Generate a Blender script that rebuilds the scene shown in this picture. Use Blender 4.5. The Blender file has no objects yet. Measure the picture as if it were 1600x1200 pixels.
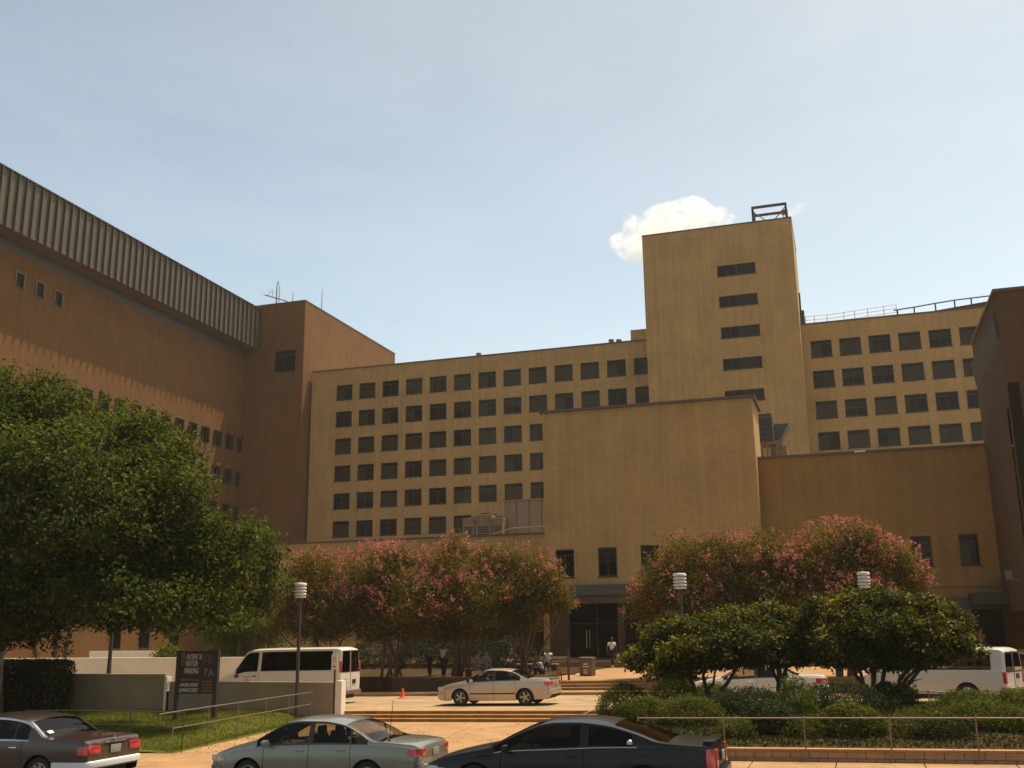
import bpy, bmesh, math, random
import numpy as np
from mathutils import Vector, Matrix
R = math.radians
SC = bpy.context.scene
COL = SC.collection
random.seed(7)

# ------------------------------------------------------------------ camera
YAW, PIT, ROL, F = R(17.8), R(13.6), R(0.7), 1600.0      # F in pixels of a 1600 px wide frame
CZ = 3.1
def _cr(a, b): return (a[1]*b[2]-a[2]*b[1], a[2]*b[0]-a[0]*b[2], a[0]*b[1]-a[1]*b[0])
def _lc(a, s, b, t): return tuple(x*s+y*t for x, y in zip(a, b))
_fh = (-math.sin(YAW), math.cos(YAW), 0.0)
_rt = _cr(_fh, (0, 0, 1))
C_F = _lc(_fh, math.cos(PIT), (0, 0, 1), math.sin(PIT))
_u0 = _cr(_rt, C_F)
C_R = _lc(_rt, math.cos(ROL), _u0, -math.sin(ROL))
C_U = _lc(_u0, math.cos(ROL), _rt, math.sin(ROL))
# survey helpers: a sight line from the camera station met with a real plane of the site
def ray(px, py):
    a = (px-800)/F; b = -(py-600)/F
    return tuple(C_F[i]+a*C_R[i]+b*C_U[i] for i in range(3))
def aY(px, py, Y):
    d = ray(px, py); t = Y/d[1]; return (d[0]*t, Y, CZ+d[2]*t)
def aX(px, py, X):
    d = ray(px, py); t = X/d[0]; return (X, d[1]*t, CZ+d[2]*t)
def aZ(px, py, Z):
    d = ray(px, py); t = (Z-CZ)/d[2]; return (d[0]*t, d[1]*t, Z)
cam = bpy.data.cameras.new("camera")
cam.sensor_width = 36.0
cam.lens = F/1600*36.0
cam.clip_start = 0.1
cam.clip_end = 6000
camo = bpy.data.objects.new("camera", cam)
COL.objects.link(camo)
m3 = Matrix((C_R, C_U, tuple(-x for x in C_F))).transposed()
camo.matrix_world = Matrix.Translation((0, 0, CZ)) @ m3.to_4x4()
SC.camera = camo

# ------------------------------------------------------------------ materials
def mat(name, col, rough=0.7, metal=0.0, spec=0.5, var=0.0, vscale=1.5, col2=None, bump=0.0, bscale=20.0, coat=0.0):
    m = bpy.data.materials.new(name); m.use_nodes = True
    nt = m.node_tree; b = nt.nodes["Principled BSDF"]
    b.inputs["Roughness"].default_value = rough
    b.inputs["Metallic"].default_value = metal
    b.inputs["Specular IOR Level"].default_value = spec
    b.inputs["Coat Weight"].default_value = coat
    b.inputs["Coat Roughness"].default_value = 0.06
    b.inputs["Base Color"].default_value = (*col, 1)
    if var or col2:
        tc = nt.nodes.new("ShaderNodeTexCoord")
        n = nt.nodes.new("ShaderNodeTexNoise"); n.inputs["Scale"].default_value = vscale
        n.inputs["Detail"].default_value = 7; n.inputs["Roughness"].default_value = 0.65
        nt.links.new(tc.outputs["Object"], n.inputs["Vector"])
        rmp = nt.nodes.new("ShaderNodeValToRGB")
        c2 = col2 if col2 else tuple(c*(1-var) for c in col)
        c1 = col if col2 else tuple(min(1, c*(1+var)) for c in col)
        rmp.color_ramp.elements[0].position = 0.32; rmp.color_ramp.elements[0].color = (*c2, 1)
        rmp.color_ramp.elements[1].position = 0.68; rmp.color_ramp.elements[1].color = (*c1, 1)
        nt.links.new(n.outputs["Fac"], rmp.inputs["Fac"])
        nt.links.new(rmp.outputs["Color"], b.inputs["Base Color"])
    if bump:
        tc = nt.nodes.new("ShaderNodeTexCoord")
        n = nt.nodes.new("ShaderNodeTexNoise"); n.inputs["Scale"].default_value = bscale
        n.inputs["Detail"].default_value = 4
        nt.links.new(tc.outputs["Object"], n.inputs["Vector"])
        bp = nt.nodes.new("ShaderNodeBump"); bp.inputs["Strength"].default_value = bump
        bp.inputs["Distance"].default_value = 0.02
        nt.links.new(n.outputs["Fac"], bp.inputs["Height"])
        nt.links.new(bp.outputs["Normal"], b.inputs["Normal"])
    return m

def brick(name, col, axis='xz', var=0.2):
    """buff brick in running bond at real size, with blotchy firing and weather streaks"""
    m = bpy.data.materials.new(name); m.use_nodes = True
    nt = m.node_tree; N = nt.nodes; L = nt.links
    b = N["Principled BSDF"]; b.inputs["Roughness"].default_value = 0.88
    b.inputs["Specular IOR Level"].default_value = 0.25
    g = N.new("ShaderNodeNewGeometry")
    s = N.new("ShaderNodeSeparateXYZ"); L.new(g.outputs["Position"], s.inputs[0])
    add = N.new("ShaderNodeMath"); add.operation = 'ADD'
    L.new(s.outputs["X"], add.inputs[0]); L.new(s.outputs["Y"], add.inputs[1])
    c = N.new("ShaderNodeCombineXYZ"); L.new(add.outputs[0], c.inputs["X"]); L.new(s.outputs["Z"], c.inputs["Y"])
    t = N.new("ShaderNodeTexBrick"); t.inputs["Scale"].default_value = 1.0
    t.inputs["Brick Width"].default_value = 0.40; t.inputs["Row Height"].default_value = 0.105
    t.inputs["Mortar Size"].default_value = 0.010; t.inputs["Bias"].default_value = 0.1
    t.inputs["Color1"].default_value = (*[x*1.06 for x in col], 1)
    t.inputs["Color2"].default_value = (*[x*0.92 for x in col], 1)
    t.inputs["Mortar"].default_value = (*[x*0.80 for x in col], 1)
    L.new(c.outputs[0], t.inputs["Vector"])
    n = N.new("ShaderNodeTexNoise"); n.inputs["Scale"].default_value = 0.35; n.inputs["Detail"].default_value = 6
    mp = N.new("ShaderNodeMapping"); mp.inputs["Scale"].default_value = (1, 1.0, 1)
    L.new(c.outputs[0], mp.inputs["Vector"]); L.new(mp.outputs[0], n.inputs["Vector"])
    n2 = N.new("ShaderNodeTexNoise"); n2.inputs["Scale"].default_value = 1.0; n2.inputs["Detail"].default_value = 5
    mp2 = N.new("ShaderNodeMapping"); mp2.inputs["Scale"].default_value = (2.2, 0.09, 1)
    L.new(c.outputs[0], mp2.inputs["Vector"]); L.new(mp2.outputs[0], n2.inputs["Vector"])
    av = N.new("ShaderNodeMath"); av.operation = 'ADD'
    L.new(n.outputs["Fac"], av.inputs[0]); L.new(n2.outputs["Fac"], av.inputs[1])
    mr = N.new("ShaderNodeMapRange"); mr.inputs["From Min"].default_value = 0.6; mr.inputs["From Max"].default_value = 1.4
    mr.inputs["To Min"].default_value = 1-var; mr.inputs["To Max"].default_value = 1+var
    L.new(av.outputs[0], mr.inputs["Value"])
    mx = N.new("ShaderNodeVectorMath"); mx.operation = 'SCALE'
    L.new(t.outputs["Color"], mx.inputs[0]); L.new(mr.outputs[0], mx.inputs["Scale"])
    L.new(mx.outputs[0], b.inputs["Base Color"])
    return m

def glass(name, tint, ior=1.5, rough=0.02, gcol=(.8, .8, .78)):
    m = bpy.data.materials.new(name); m.use_nodes = True
    nt = m.node_tree; N = nt.nodes; L = nt.links
    N.remove(N["Principled BSDF"])
    tr = N.new("ShaderNodeBsdfTransparent"); tr.inputs["Color"].default_value = (*tint, 1)
    gl = N.new("ShaderNodeBsdfGlossy"); gl.inputs["Roughness"].default_value = rough
    gl.inputs["Color"].default_value = (*gcol, 1)
    fr = N.new("ShaderNodeFresnel"); fr.inputs["IOR"].default_value = ior
    mx = N.new("ShaderNodeMixShader")
    L.new(fr.outputs[0], mx.inputs[0]); L.new(tr.outputs[0], mx.inputs[1]); L.new(gl.outputs[0], mx.inputs[2])
    L.new(mx.outputs[0], N["Material Output"].inputs["Surface"])
    return m

def leafmat(name, c1, c2, c3, trans=0.35, rough=0.7, spec=0.07):
    """leaves: every leaf takes its own tint, light passes through thin blades"""
    m = bpy.data.materials.new(name); m.use_nodes = True
    nt = m.node_tree; N = nt.nodes; L = nt.links
    b = N["Principled BSDF"]; b.inputs["Roughness"].default_value = rough
    b.inputs["Specular IOR Level"].default_value = spec
    g = N.new("ShaderNodeNewGeometry")
    r = N.new("ShaderNodeValToRGB")
    e = r.color_ramp.elements
    e[0].position = 0.0; e[0].color = (*c1, 1); e[1].position = 1.0; e[1].color = (*c3, 1)
    k = e.new(0.6); k.color = (*c2, 1)
    n = N.new("ShaderNodeTexNoise"); n.inputs["Scale"].default_value = 0.55; n.inputs["Detail"].default_value = 3
    L.new(g.outputs["Position"], n.inputs["Vector"])
    a = N.new("ShaderNodeMath"); a.operation = 'MULTIPLY_ADD'; a.inputs[1].default_value = 0.75; 
    s = N.new("ShaderNodeMath"); s.operation = 'MULTIPLY_ADD'; s.inputs[1].default_value = 1.2; s.inputs[2].default_value = -0.47
    L.new(n.outputs["Fac"], s.inputs[0])
    L.new(g.outputs["Random Per Island"], a.inputs[0]); L.new(s.outputs[0], a.inputs[2])
    L.new(a.outputs[0], r.inputs["Fac"])
    L.new(r.outputs["Color"], b.inputs["Base Color"])
    t = N.new("ShaderNodeBsdfTranslucent")
    sc = N.new("ShaderNodeVectorMath"); sc.operation = 'MULTIPLY'; sc.inputs[1].default_value = (1.5, 1.45, 0.6)
    L.new(r.outputs["Color"], sc.inputs[0]); L.new(sc.outputs[0], t.inputs["Color"])
    mx = N.new("ShaderNodeMixShader"); mx.inputs[0].default_value = trans
    L.new(b.outputs[0], mx.inputs[1]); L.new(t.outputs[0], mx.inputs[2])
    L.new(mx.outputs[0], N["Material Output"].inputs["Surface"])
    return m

M = {}
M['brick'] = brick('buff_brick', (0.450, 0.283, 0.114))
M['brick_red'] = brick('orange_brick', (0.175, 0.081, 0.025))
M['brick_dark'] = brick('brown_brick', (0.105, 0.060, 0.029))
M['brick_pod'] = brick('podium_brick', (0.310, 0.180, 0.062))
M['coping'] = mat('coping_metal', (0.10, 0.075, 0.05), 0.6)
M['roofing'] = mat('roof_gravel', (0.30, 0.25, 0.19), 0.95, var=0.2)
M['void'] = mat('dark_interior', (0.02, 0.016, 0.011), 0.95, spec=.05)
M['frame'] = mat('bronze_frame', (0.035, 0.026, 0.020), 0.5)
M['sill'] = mat('dark_sill', (0.055, 0.040, 0.028), 0.7)
M['blind'] = mat('window_blind', (0.155, 0.118, 0.066), 0.85, var=0.15, vscale=0.7)
M['blind2'] = mat('window_curtain', (0.26, 0.20, 0.115), 0.85, var=0.15, vscale=0.7)
M['pane'] = glass('window_glass', (0.70, 0.70, 0.66), 1.38, gcol=(.45, .40, .33))
M['fascia'] = mat('fascia_panel', (0.090, 0.074, 0.044), 0.6, var=0.10, vscale=0.4)
M['fin'] = mat('fascia_fin', (0.065, 0.05, 0.033), 0.6)
M['soffit'] = mat('soffit_board', (0.12, 0.075, 0.05), 0.8)
M['louvre'] = mat('louvre_metal', (0.075, 0.07, 0.068), 0.6)
M['concrete'] = mat('warm_concrete', (0.355, 0.195, 0.078), 0.9, var=0.2, vscale=0.7, bump=0.15, bscale=30)
M['concrete_d'] = mat('drive_concrete', (0.345, 0.225, 0.115), 0.9, var=0.2, vscale=0.6, bump=0.12, bscale=30)
M['step'] = mat('step_concrete', (0.37, 0.20, 0.065), 0.9, var=0.16, vscale=2.5)
def stained(m, amount=.35, scale=.45, grain=.12):
    """worn paving: broad grey-brown stains with ragged edges, drip spots and a fine grain"""
    nt = m.node_tree; N = nt.nodes; L = nt.links; b = N["Principled BSDF"]
    src = b.inputs["Base Color"].links[0].from_socket
    g = N.new("ShaderNodeNewGeometry"); f = None
    for sc, lo, hi, amt in ((scale, .52, .66, amount), (scale*6, .60, .72, amount*.8), (14, .35, .75, grain), (60, .3, .7, grain)):
        n = N.new("ShaderNodeTexNoise"); n.inputs["Scale"].default_value = sc; n.inputs["Detail"].default_value = 8; n.inputs["Roughness"].default_value = .7; n.inputs["Distortion"].default_value = .4
        L.new(g.outputs["Position"], n.inputs["Vector"])
        r = N.new("ShaderNodeMapRange"); r.inputs["From Min"].default_value = lo; r.inputs["From Max"].default_value = hi; r.inputs["To Min"].default_value = 1.0; r.inputs["To Max"].default_value = 1-amt
        L.new(n.outputs["Fac"], r.inputs["Value"])
        if f is None: f = r.outputs[0]
        else:
            q = N.new("ShaderNodeMath"); q.operation = 'MULTIPLY'; L.new(f, q.inputs[0]); L.new(r.outputs[0], q.inputs[1]); f = q.outputs[0]
    v = N.new("ShaderNodeTexVoronoi"); v.feature = 'DISTANCE_TO_EDGE'; v.inputs["Scale"].default_value = .28
    w = N.new("ShaderNodeTexNoise"); w.inputs["Scale"].default_value = 1.3; w.inputs["Detail"].default_value = 5
    L.new(g.outputs["Position"], w.inputs["Vector"]); ad = N.new("ShaderNodeVectorMath"); ad.operation = 'MULTIPLY_ADD'; ad.inputs[1].default_value = (1.6, 1.6, 0)
    L.new(w.outputs["Color"], ad.inputs[0]); L.new(g.outputs["Position"], ad.inputs[2]); L.new(ad.outputs[0], v.inputs["Vector"])
    c = N.new("ShaderNodeMapRange"); c.inputs["From Min"].default_value = 0; c.inputs["From Max"].default_value = .006; c.inputs["To Min"].default_value = .55; L.new(v.outputs["Distance"], c.inputs["Value"])
    q = N.new("ShaderNodeMath"); q.operation = 'MULTIPLY'; L.new(f, q.inputs[0]); L.new(c.outputs[0], q.inputs[1])
    s = N.new("ShaderNodeVectorMath"); s.operation = 'SCALE'; L.new(src, s.inputs[0]); L.new(q.outputs[0], s.inputs["Scale"]); L.new(s.outputs[0], b.inputs["Base Color"])
stained(M['concrete'], .22); stained(M['concrete_d'], .28); stained(M['step'], .3, 1.2)
M['asphalt'] = mat('asphalt', (0.060, 0.052, 0.045), 0.9, var=0.25, vscale=1.2, bump=0.3, bscale=60)
M['soil'] = mat('soil_mulch', (0.085, 0.050, 0.022), 0.98, spec=.02, col2=(0.028, 0.02, 0.010), vscale=3.0, bump=0.5, bscale=25)
M['lawn'] = mat('lawn_turf', (0.060, 0.078, 0.010), 0.95, spec=.05, col2=(0.13, 0.105, 0.025), vscale=0.9, bump=0.5, bscale=40)
M['ground'] = mat('site_ground', (0.24, 0.18, 0.11), 0.95, var=0.2, vscale=0.2)
M['wall_w'] = mat('painted_wall', (0.82, 0.74, 0.60), 0.85, var=0.08, vscale=0.8)
M['wall_g'] = mat('grey_wall', (0.31, 0.235, 0.155), 0.9, var=0.18, vscale=0.9)
M['block'] = brick('wall_block', (0.34, 0.215, 0.115))
M['galv'] = mat('galvanised_pipe', (0.20, 0.155, 0.105), 0.5, metal=0.3)
M['steel_d'] = mat('dark_steel', (0.045, 0.036, 0.03), 0.55)
M['pole'] = mat('brown_pole', (0.055, 0.042, 0.032), 0.5)
M['lampwhite'] = mat('lamp_white', (0.72, 0.66, 0.55), 0.5)
M['white'] = mat('white_paint', (0.70, 0.64, 0.55), 0.3, coat=0.6)
M['rail_w'] = mat('white_rail', (0.75, 0.72, 0.68), 0.5)
M['unit'] = mat('rusty_unit', (0.20, 0.13, 0.075), 0.75, var=0.3, vscale=1.0)
M['metalpanel'] = mat('grey_panel', (0.27, 0.195, 0.115), 0.6, var=0.12, vscale=0.8)
M['signboard'] = mat('sign_board', (0.045, 0.026, 0.030), 0.6)
M['letters'] = mat('sign_letters', (0.75, 0.70, 0.62), 0.6)
M['letters_o'] = mat('sign_letters_orange', (0.30, 0.11, 0.03), 0.6)
M['letters_f'] = mat('sign_letters_faded', (0.11, 0.09, 0.08), 0.6)
M['orange'] = mat('cone_orange', (0.80, 0.10, 0.03), 0.5)
M['bin'] = mat('bin_aggregate', (0.17, 0.115, 0.06), 0.9, var=0.3, vscale=25)
M['redsteel'] = mat('oxide_steel', (0.10, 0.022, 0.018), 0.6)
M['bark'] = mat('bark', (0.085, 0.058, 0.038), 0.9, var=0.3, vscale=6)
M['bark_p'] = mat('smooth_bark', (0.11, 0.066, 0.04), 0.8, var=0.3, vscale=4)
M['oak'] = leafmat('oak_leaf', (0.017, 0.026, 0.004), (0.060, 0.076, 0.010), (0.14, 0.145, 0.023), 0.36, 0.6, 0.08)
M['crape'] = leafmat('crape_leaf', (0.030, 0.040, 0.005), (0.100, 0.090, 0.012), (0.27, 0.130, 0.030), 0.36)
M['blossom'] = leafmat('crape_blossom', (0.28, 0.078, 0.100), (0.46, 0.160, 0.190), (0.56, 0.25, 0.275), 0.30, 0.8, 0.05)
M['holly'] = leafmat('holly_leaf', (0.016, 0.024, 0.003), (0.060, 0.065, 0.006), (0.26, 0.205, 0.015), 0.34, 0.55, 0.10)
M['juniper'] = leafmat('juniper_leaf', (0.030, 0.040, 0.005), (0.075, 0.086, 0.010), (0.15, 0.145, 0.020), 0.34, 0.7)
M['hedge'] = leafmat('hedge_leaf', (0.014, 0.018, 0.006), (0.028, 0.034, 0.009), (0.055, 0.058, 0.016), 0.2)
M['bright'] = leafmat('bright_leaf', (0.04, 0.06, 0.008), (0.085, 0.105, 0.014), (0.18, 0.17, 0.03), 0.40)
M['grass'] = leafmat('grass_blade', (0.042, 0.060, 0.004), (0.085, 0.112, 0.008), (0.20, 0.17, 0.025), 0.4, 0.6)
M['litter'] = leafmat('dry_leaf', (.06, .035, .015), (.16, .09, .035), (.55, .45, .32), .1)
M['tyre'] = mat('tyre_rubber', (0.018, 0.016, 0.015), 0.85)
M['rim'] = mat('alloy_rim', (0.42, 0.38, 0.32), 0.35, metal=0.7)
M['chrome'] = mat('chrome', (0.72, 0.68, 0.62), 0.15, metal=1.0)
M['black'] = mat('black_trim', (0.015, 0.013, 0.012), 0.5)
M['interior'] = mat('car_interior', (0.045, 0.036, 0.028), 0.85)
M['carglass'] = glass('car_glass', (0.58, 0.57, 0.47), 1.45, gcol=(.65, .6, .52))
M['carglass_d'] = glass('tinted_glass', (0.09, 0.085, 0.075), 1.45, gcol=(.55, .48, .40))
M['redlamp'] = mat('red_lens', (0.55, 0.025, 0.02), 0.2, coat=1.0)
M['amberlamp'] = mat('amber_lens', (0.75, 0.22, 0.03), 0.2, coat=1.0)
M['headlamp'] = mat('clear_lens', (0.55, 0.50, 0.42), 0.15, coat=1.0)
M['plate'] = mat('number_plate', (0.38, 0.35, 0.29), 0.5, col2=(0.16, 0.15, 0.13), vscale=22)
def paint(name, col, metal=0.35, rough=0.3): return mat(name, col, rough, metal, 0.5, coat=0.9)
M['p_brown'] = paint('paint_brown', (0.052, 0.030, 0.026), 0.3)
M['p_green'] = paint('paint_sage', (0.235, 0.232, 0.180), 0.5)
M['p_black'] = mat('paint_black', (0.007, 0.005, 0.005), 0.3, 0, 0.3, coat=0.25)
M['p_tan'] = paint('paint_champagne', (0.52, 0.415, 0.30), 0.35, 0.35)

# ------------------------------------------------------------------ mesh helpers
def tag(o, label=None, cat=None, group=None, kind=None):
    if label: o['label'] = label
    if cat: o['category'] = cat
    if group: o['group'] = group
    if kind: o['kind'] = kind
    return o
def empty(name, loc, rz=0.0, label=None, cat=None, group=None):
    o = bpy.data.objects.new(name, None); COL.objects.link(o)
    o.location = loc; o.rotation_euler = (0, 0, rz); o.empty_display_size = 0.3
    return tag(o, label, cat, group)
def link(name, me, parent=None):
    o = bpy.data.objects.new(name, me); COL.objects.link(o)
    if parent: o.parent = parent
    return o
def copy_tree(o, parent=None):
    c = o.copy(); COL.objects.link(c)
    if parent: c.parent = parent
    for ch in [x for x in o.children]: copy_tree(ch, c)
    return c

class MB:
    def __init__(s): s.v = []; s.f = []; s.m = []
    def add(s, vs, fs, mi=0):
        n = len(s.v); s.v += [tuple(v) for v in vs]
        for f in fs: s.f.append(tuple(i+n for i in f)); s.m.append(mi)
    def quad(s, a, b, c, d, mi=0): s.add([a, b, c, d], [(0, 1, 2, 3)], mi)
    def box(s, x0, x1, y0, y1, z0, z1, mi=0):
        v = [(x0,y0,z0),(x1,y0,z0),(x1,y1,z0),(x0,y1,z0),(x0,y0,z1),(x1,y0,z1),(x1,y1,z1),(x0,y1,z1)]
        s.add(v, [(0,3,2,1),(4,5,6,7),(0,1,5,4),(1,2,6,5),(2,3,7,6),(3,0,4,7)], mi)
    def hexa(s, v, mi=0):
        s.add(v, [(0,3,2,1),(4,5,6,7),(0,1,5,4),(1,2,6,5),(2,3,7,6),(3,0,4,7)], mi)
    def bbox(s, c, sz, b=0.02, rot=None, mi=0):
        """box with chamfered edges, centre c, size sz"""
        hx, hy, hz = sz[0]/2, sz[1]/2, sz[2]/2
        b = min(b, hx*.9, hy*.9, hz*.9)
        bm = bmesh.new(); bmesh.ops.create_cube(bm, size=1.0)
        for v in bm.verts: v.co = Vector((v.co.x*hx*2, v.co.y*hy*2, v.co.z*hz*2))
        bmesh.ops.bevel(bm, geom=bm.edges[:], offset=b, segments=2, affect='EDGES', profile=0.6)
        bm.verts.index_update()
        mtx = rot.to_matrix() if rot else None
        vs = [(mtx @ v.co if mtx else v.co) + Vector(c) for v in bm.verts]
        s.add(vs, [tuple(v.index for v in f.verts) for f in bm.faces], mi); bm.free()
    def tube(s, pts, rads, n=8, mi=0, cap=True):
        pts = [Vector(p) for p in pts]
        if not hasattr(rads, '__len__'): rads = [rads]*len(pts)
        rings = []; prev = None
        for i, p in enumerate(pts):
            d = (pts[min(i+1, len(pts)-1)] - pts[max(i-1, 0)]).normalized()
            a = prev if prev is not None else (Vector((1, 0, 0)) if abs(d.x) < 0.8 else Vector((0, 1, 0)))
            a = (a - d*a.dot(d)).normalized(); prev = a; b = d.cross(a)
            rings.append([p + (a*math.cos(t)+b*math.sin(t))*rads[i] for t in [2*math.pi*k/n for k in range(n)]])
        vs = [v for r in rings for v in r]; fs = []
        for i in range(len(rings)-1):
            for k in range(n):
                fs.append((i*n+k, i*n+(k+1) % n, (i+1)*n+(k+1) % n, (i+1)*n+k))
        if cap: fs.append(tuple(range(n-1, -1, -1))); fs.append(tuple((len(rings)-1)*n+k for k in range(n)))
        s.add(vs, fs, mi)
    def lathe(s, prof, n=20, c=(0, 0, 0), axis='z', mi=0):
        """profile of (radius, height) turned about an axis"""
        vs = []; fs = []
        for r, h in prof:
            for k in range(n):
                t = 2*math.pi*k/n; a, b = r*math.cos(t), r*math.sin(t)
                p = (a, b, h) if axis == 'z' else ((a, h, b) if axis == 'y' else (h, a, b))
                vs.append((p[0]+c[0], p[1]+c[1], p[2]+c[2]))
        for i in range(len(prof)-1):
            for k in range(n): fs.append((i*n+k, i*n+(k+1) % n, (i+1)*n+(k+1) % n, (i+1)*n+k))
        s.add(vs, fs, mi)
    def build(s, name, mats, parent=None, world=True, smooth=0, origin=None):
        v = s.v
        if parent is not None and world:
            l = parent.location; v = [(a-l[0], b-l[1], c-l[2]) for a, b, c in v]
        if origin: v = [(a-origin[0], b-origin[1], c-origin[2]) for a, b, c in v]
        me = bpy.data.meshes.new(name); me.from_pydata(v, [], s.f)
        if not isinstance(mats, (list, tuple)): mats = [mats]
        for m in mats: me.materials.append(m)
        if len(mats) > 1: me.polygons.foreach_set('material_index', s.m)
        if smooth:
            me.polygons.foreach_set('use_smooth', [True]*len(me.polygons))
            me.set_sharp_from_angle(angle=R(smooth))
        me.update()
        o = link(name, me, parent)
        if origin: o.location = origin
        return o

def facade(mb, mp, u0, u1, z0, z1, holes, depth=0.25, wall=0, back=1):
    """wall sheet with real openings: reveals and a dark room face behind each"""
    us = sorted(set([u0, u1] + [h[0] for h in holes] + [h[1] for h in holes]))
    zs = sorted(set([z0, z1] + [h[2] for h in holes] + [h[3] for h in holes]))
    us = [u for u in us if u0 <= u <= u1]; zs = [z for z in zs if z0 <= z <= z1]
    def inside(u, z): return any(h[0] < u < h[1] and h[2] < z < h[3] for h in holes)
    for j in range(len(zs)-1):
        i = 0
        while i < len(us)-1:
            zc = (zs[j]+zs[j+1])/2
            if inside((us[i]+us[i+1])/2, zc): i += 1; continue
            k = i
            while k+1 < len(us)-1 and not inside((us[k+1]+us[k+2])/2, zc): k += 1
            mb.quad(mp(us[i], zs[j], 0), mp(us[k+1], zs[j], 0), mp(us[k+1], zs[j+1], 0), mp(us[i], zs[j+1], 0), wall)
            i = k+1
    for a, b, c, d in holes:
        mb.quad(mp(a, c, 0), mp(a, c, depth), mp(a, d, depth), mp(a, d, 0), wall)
        mb.quad(mp(b, c, depth), mp(b, c, 0), mp(b, d, 0), mp(b, d, depth), wall)
        mb.quad(mp(a, c, 0), mp(b, c, 0), mp(b, c, depth), mp(a, c, depth), wall)
        mb.quad(mp(a, d, depth), mp(b, d, depth), mp(b, d, 0), mp(a, d, 0), wall)
        mb.quad(mp(a, c, depth), mp(b, c, depth), mp(b, d, depth), mp(a, d, depth), back)

_wp = {}
def window_proto(w, h, style):
    """a window leaf set in its opening: origin at the lower left corner, facing -y"""
    key = (round(w, 2), round(h, 2), style)
    if key in _wp: return _wp[key]
    t = 0.075
    fr = MB()
    tr = h*0.78 if style != 'plain' else None
    fr.box(0, t, 0.06, 0.14, 0, h); fr.box(w-t, w, 0.06, 0.14, 0, h)
    fr.box(t, w-t, 0.06, 0.14, 0, t); fr.box(t, w-t, 0.06, 0.14, h-t, h)
    if style == 'strip':
        for k in (1, 2, 3): fr.box(w*k/4-.03, w*k/4+.03, 0.065, 0.135, t, h-t)
    elif style != 'plain':
        fr.box(t, w-t, 0.065, 0.135, tr-.035, tr+.035)
        fr.box(w/2-.035, w/2+.035, 0.068, 0.132, t, tr-.035)
    me = fr.build('window', M['frame']).data
    bpy.data.objects.remove(bpy.data.objects[[o.name for o in COL.objects if o.data == me][0]])
    kids = []
    g = MB(); g.box(t, w-t, 0.095, 0.105, t, h-t); kids.append(('pane', g, M['pane']))
    s = MB(); s.box(-0.08, w+.08, -0.05, 0.05, -0.09, 0.0); kids.append(('sill', s, M['sill']))
    b = MB()
    if style == 'both': b.box(t, w-t, .15, .155, t, tr)
    elif style == 'left': b.box(t, w/2, .15, .155, t, tr)
    elif style == 'right': b.box(w/2, w-t, .15, .155, t, tr)
    elif style == 'half': b.box(t, w-t, .15, .155, h*.45, tr)
    elif style == 'open': b.box(t, w*.22, .15, .155, t, tr)
    elif style == 'strip': b.box(w*.45, w-t, .15, .155, t, h-t)
    if b.v: kids.append(('blind', b, M['blind2'] if style in ('both', 'left') else M['blind']))
    out = []
    for n, mb_, m_ in kids:
        o = mb_.build(n, m_); out.append((n, o.data)); bpy.data.objects.remove(o)
    _wp[key] = (me, out)
    return _wp[key]
def window(parent, loc, w, h, style, rz=0.0):
    me, kids = window_proto(w, h, style)
    o = link('window', me, parent)
    l = parent.location
    o.location = (loc[0]-l[0], loc[1]-l[1], loc[2]-l[2]); o.rotation_euler = (0, 0, rz)
    for n, k in kids: link(n, k, o)
    return o
STY = ['both', 'both', 'both', 'left', 'right', 'open', 'half', 'left', 'none', 'both']
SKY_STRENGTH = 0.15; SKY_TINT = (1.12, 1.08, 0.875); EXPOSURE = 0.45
# ------------------------------------------------------------------ site levels
SL = 0.012
def G(x): return SL*(min(max(x, -34), 16)+11)
KERB_Y = 21.3
def road_z(x, y): return G(x) + .02 - 0.05*(min(max(y, 13), KERB_Y)-20.2)
def sheet(name, xs, ys, zf, m, kind='structure', label=None):
    mb = MB(); nx, ny = len(xs), len(ys)
    mb.v = [(x, y, zf(x, y)) for y in ys for x in xs]
    mb.f = [(j*nx+i, j*nx+i+1, (j+1)*nx+i+1, (j+1)*nx+i) for j in range(ny-1) for i in range(nx-1)]
    mb.m = [0]*len(mb.f)
    o = mb.build(name, m); o['kind'] = kind
    return o
XS = [-34, -28, -22, -16, -11, -5, 0, 5, 10, 16]
Y_ST0, Y_ST1 = 36.2, 37.1          # the three lower steps
DRV = 0.33; Y_DRV1 = 46.2          # driveway
WALK2 = 0.46; Y_UP0 = 47.6         # pavement behind the drive, foot of the upper steps
PLAZA = 0.86; Y_PL1 = 65.6
TOP = 1.16
XW0, XW1 = -19.6, -8.6             # the walkway up from the street
def base_z(x, y):
    if y < 20: return -0.35
    if y < 37.1: return -0.25
    if y < 47: return 0.0
    if y < 66: return 0.3
    return 0.6
sheet('ground', [-2500, -300, -120, -70, -34, -11, 16, 60, 300, 2500], [-400, -60, 0, 20, 20.2, 36, 37.2, 46, 47, 65, 66, 90, 140, 400, 3000],
      lambda x, y: base_z(x, y)+min(0, G(x)), M['ground'])
sheet('road', [-150]+XS+[120], [-25, 0, 13, 17, KERB_Y], road_z, M['asphalt'])
kb = MB()
xx = [-150]+XS+[120]
for a, b in zip(xx[:-1], xx[1:]):
    kb.hexa([(a, KERB_Y, road_z(a, KERB_Y)-.2), (b, KERB_Y, road_z(b, KERB_Y)-.2), (b, KERB_Y+.15, road_z(b, KERB_Y)-.2), (a, KERB_Y+.15, road_z(a, KERB_Y)-.2),
             (a, KERB_Y, G(a)+.09), (b, KERB_Y, G(b)+.09), (b, KERB_Y+.15, G(b)+.09), (a, KERB_Y+.15, G(a)+.09)])
tag(kb.build('kerb', M['concrete']), kind='structure')
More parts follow.
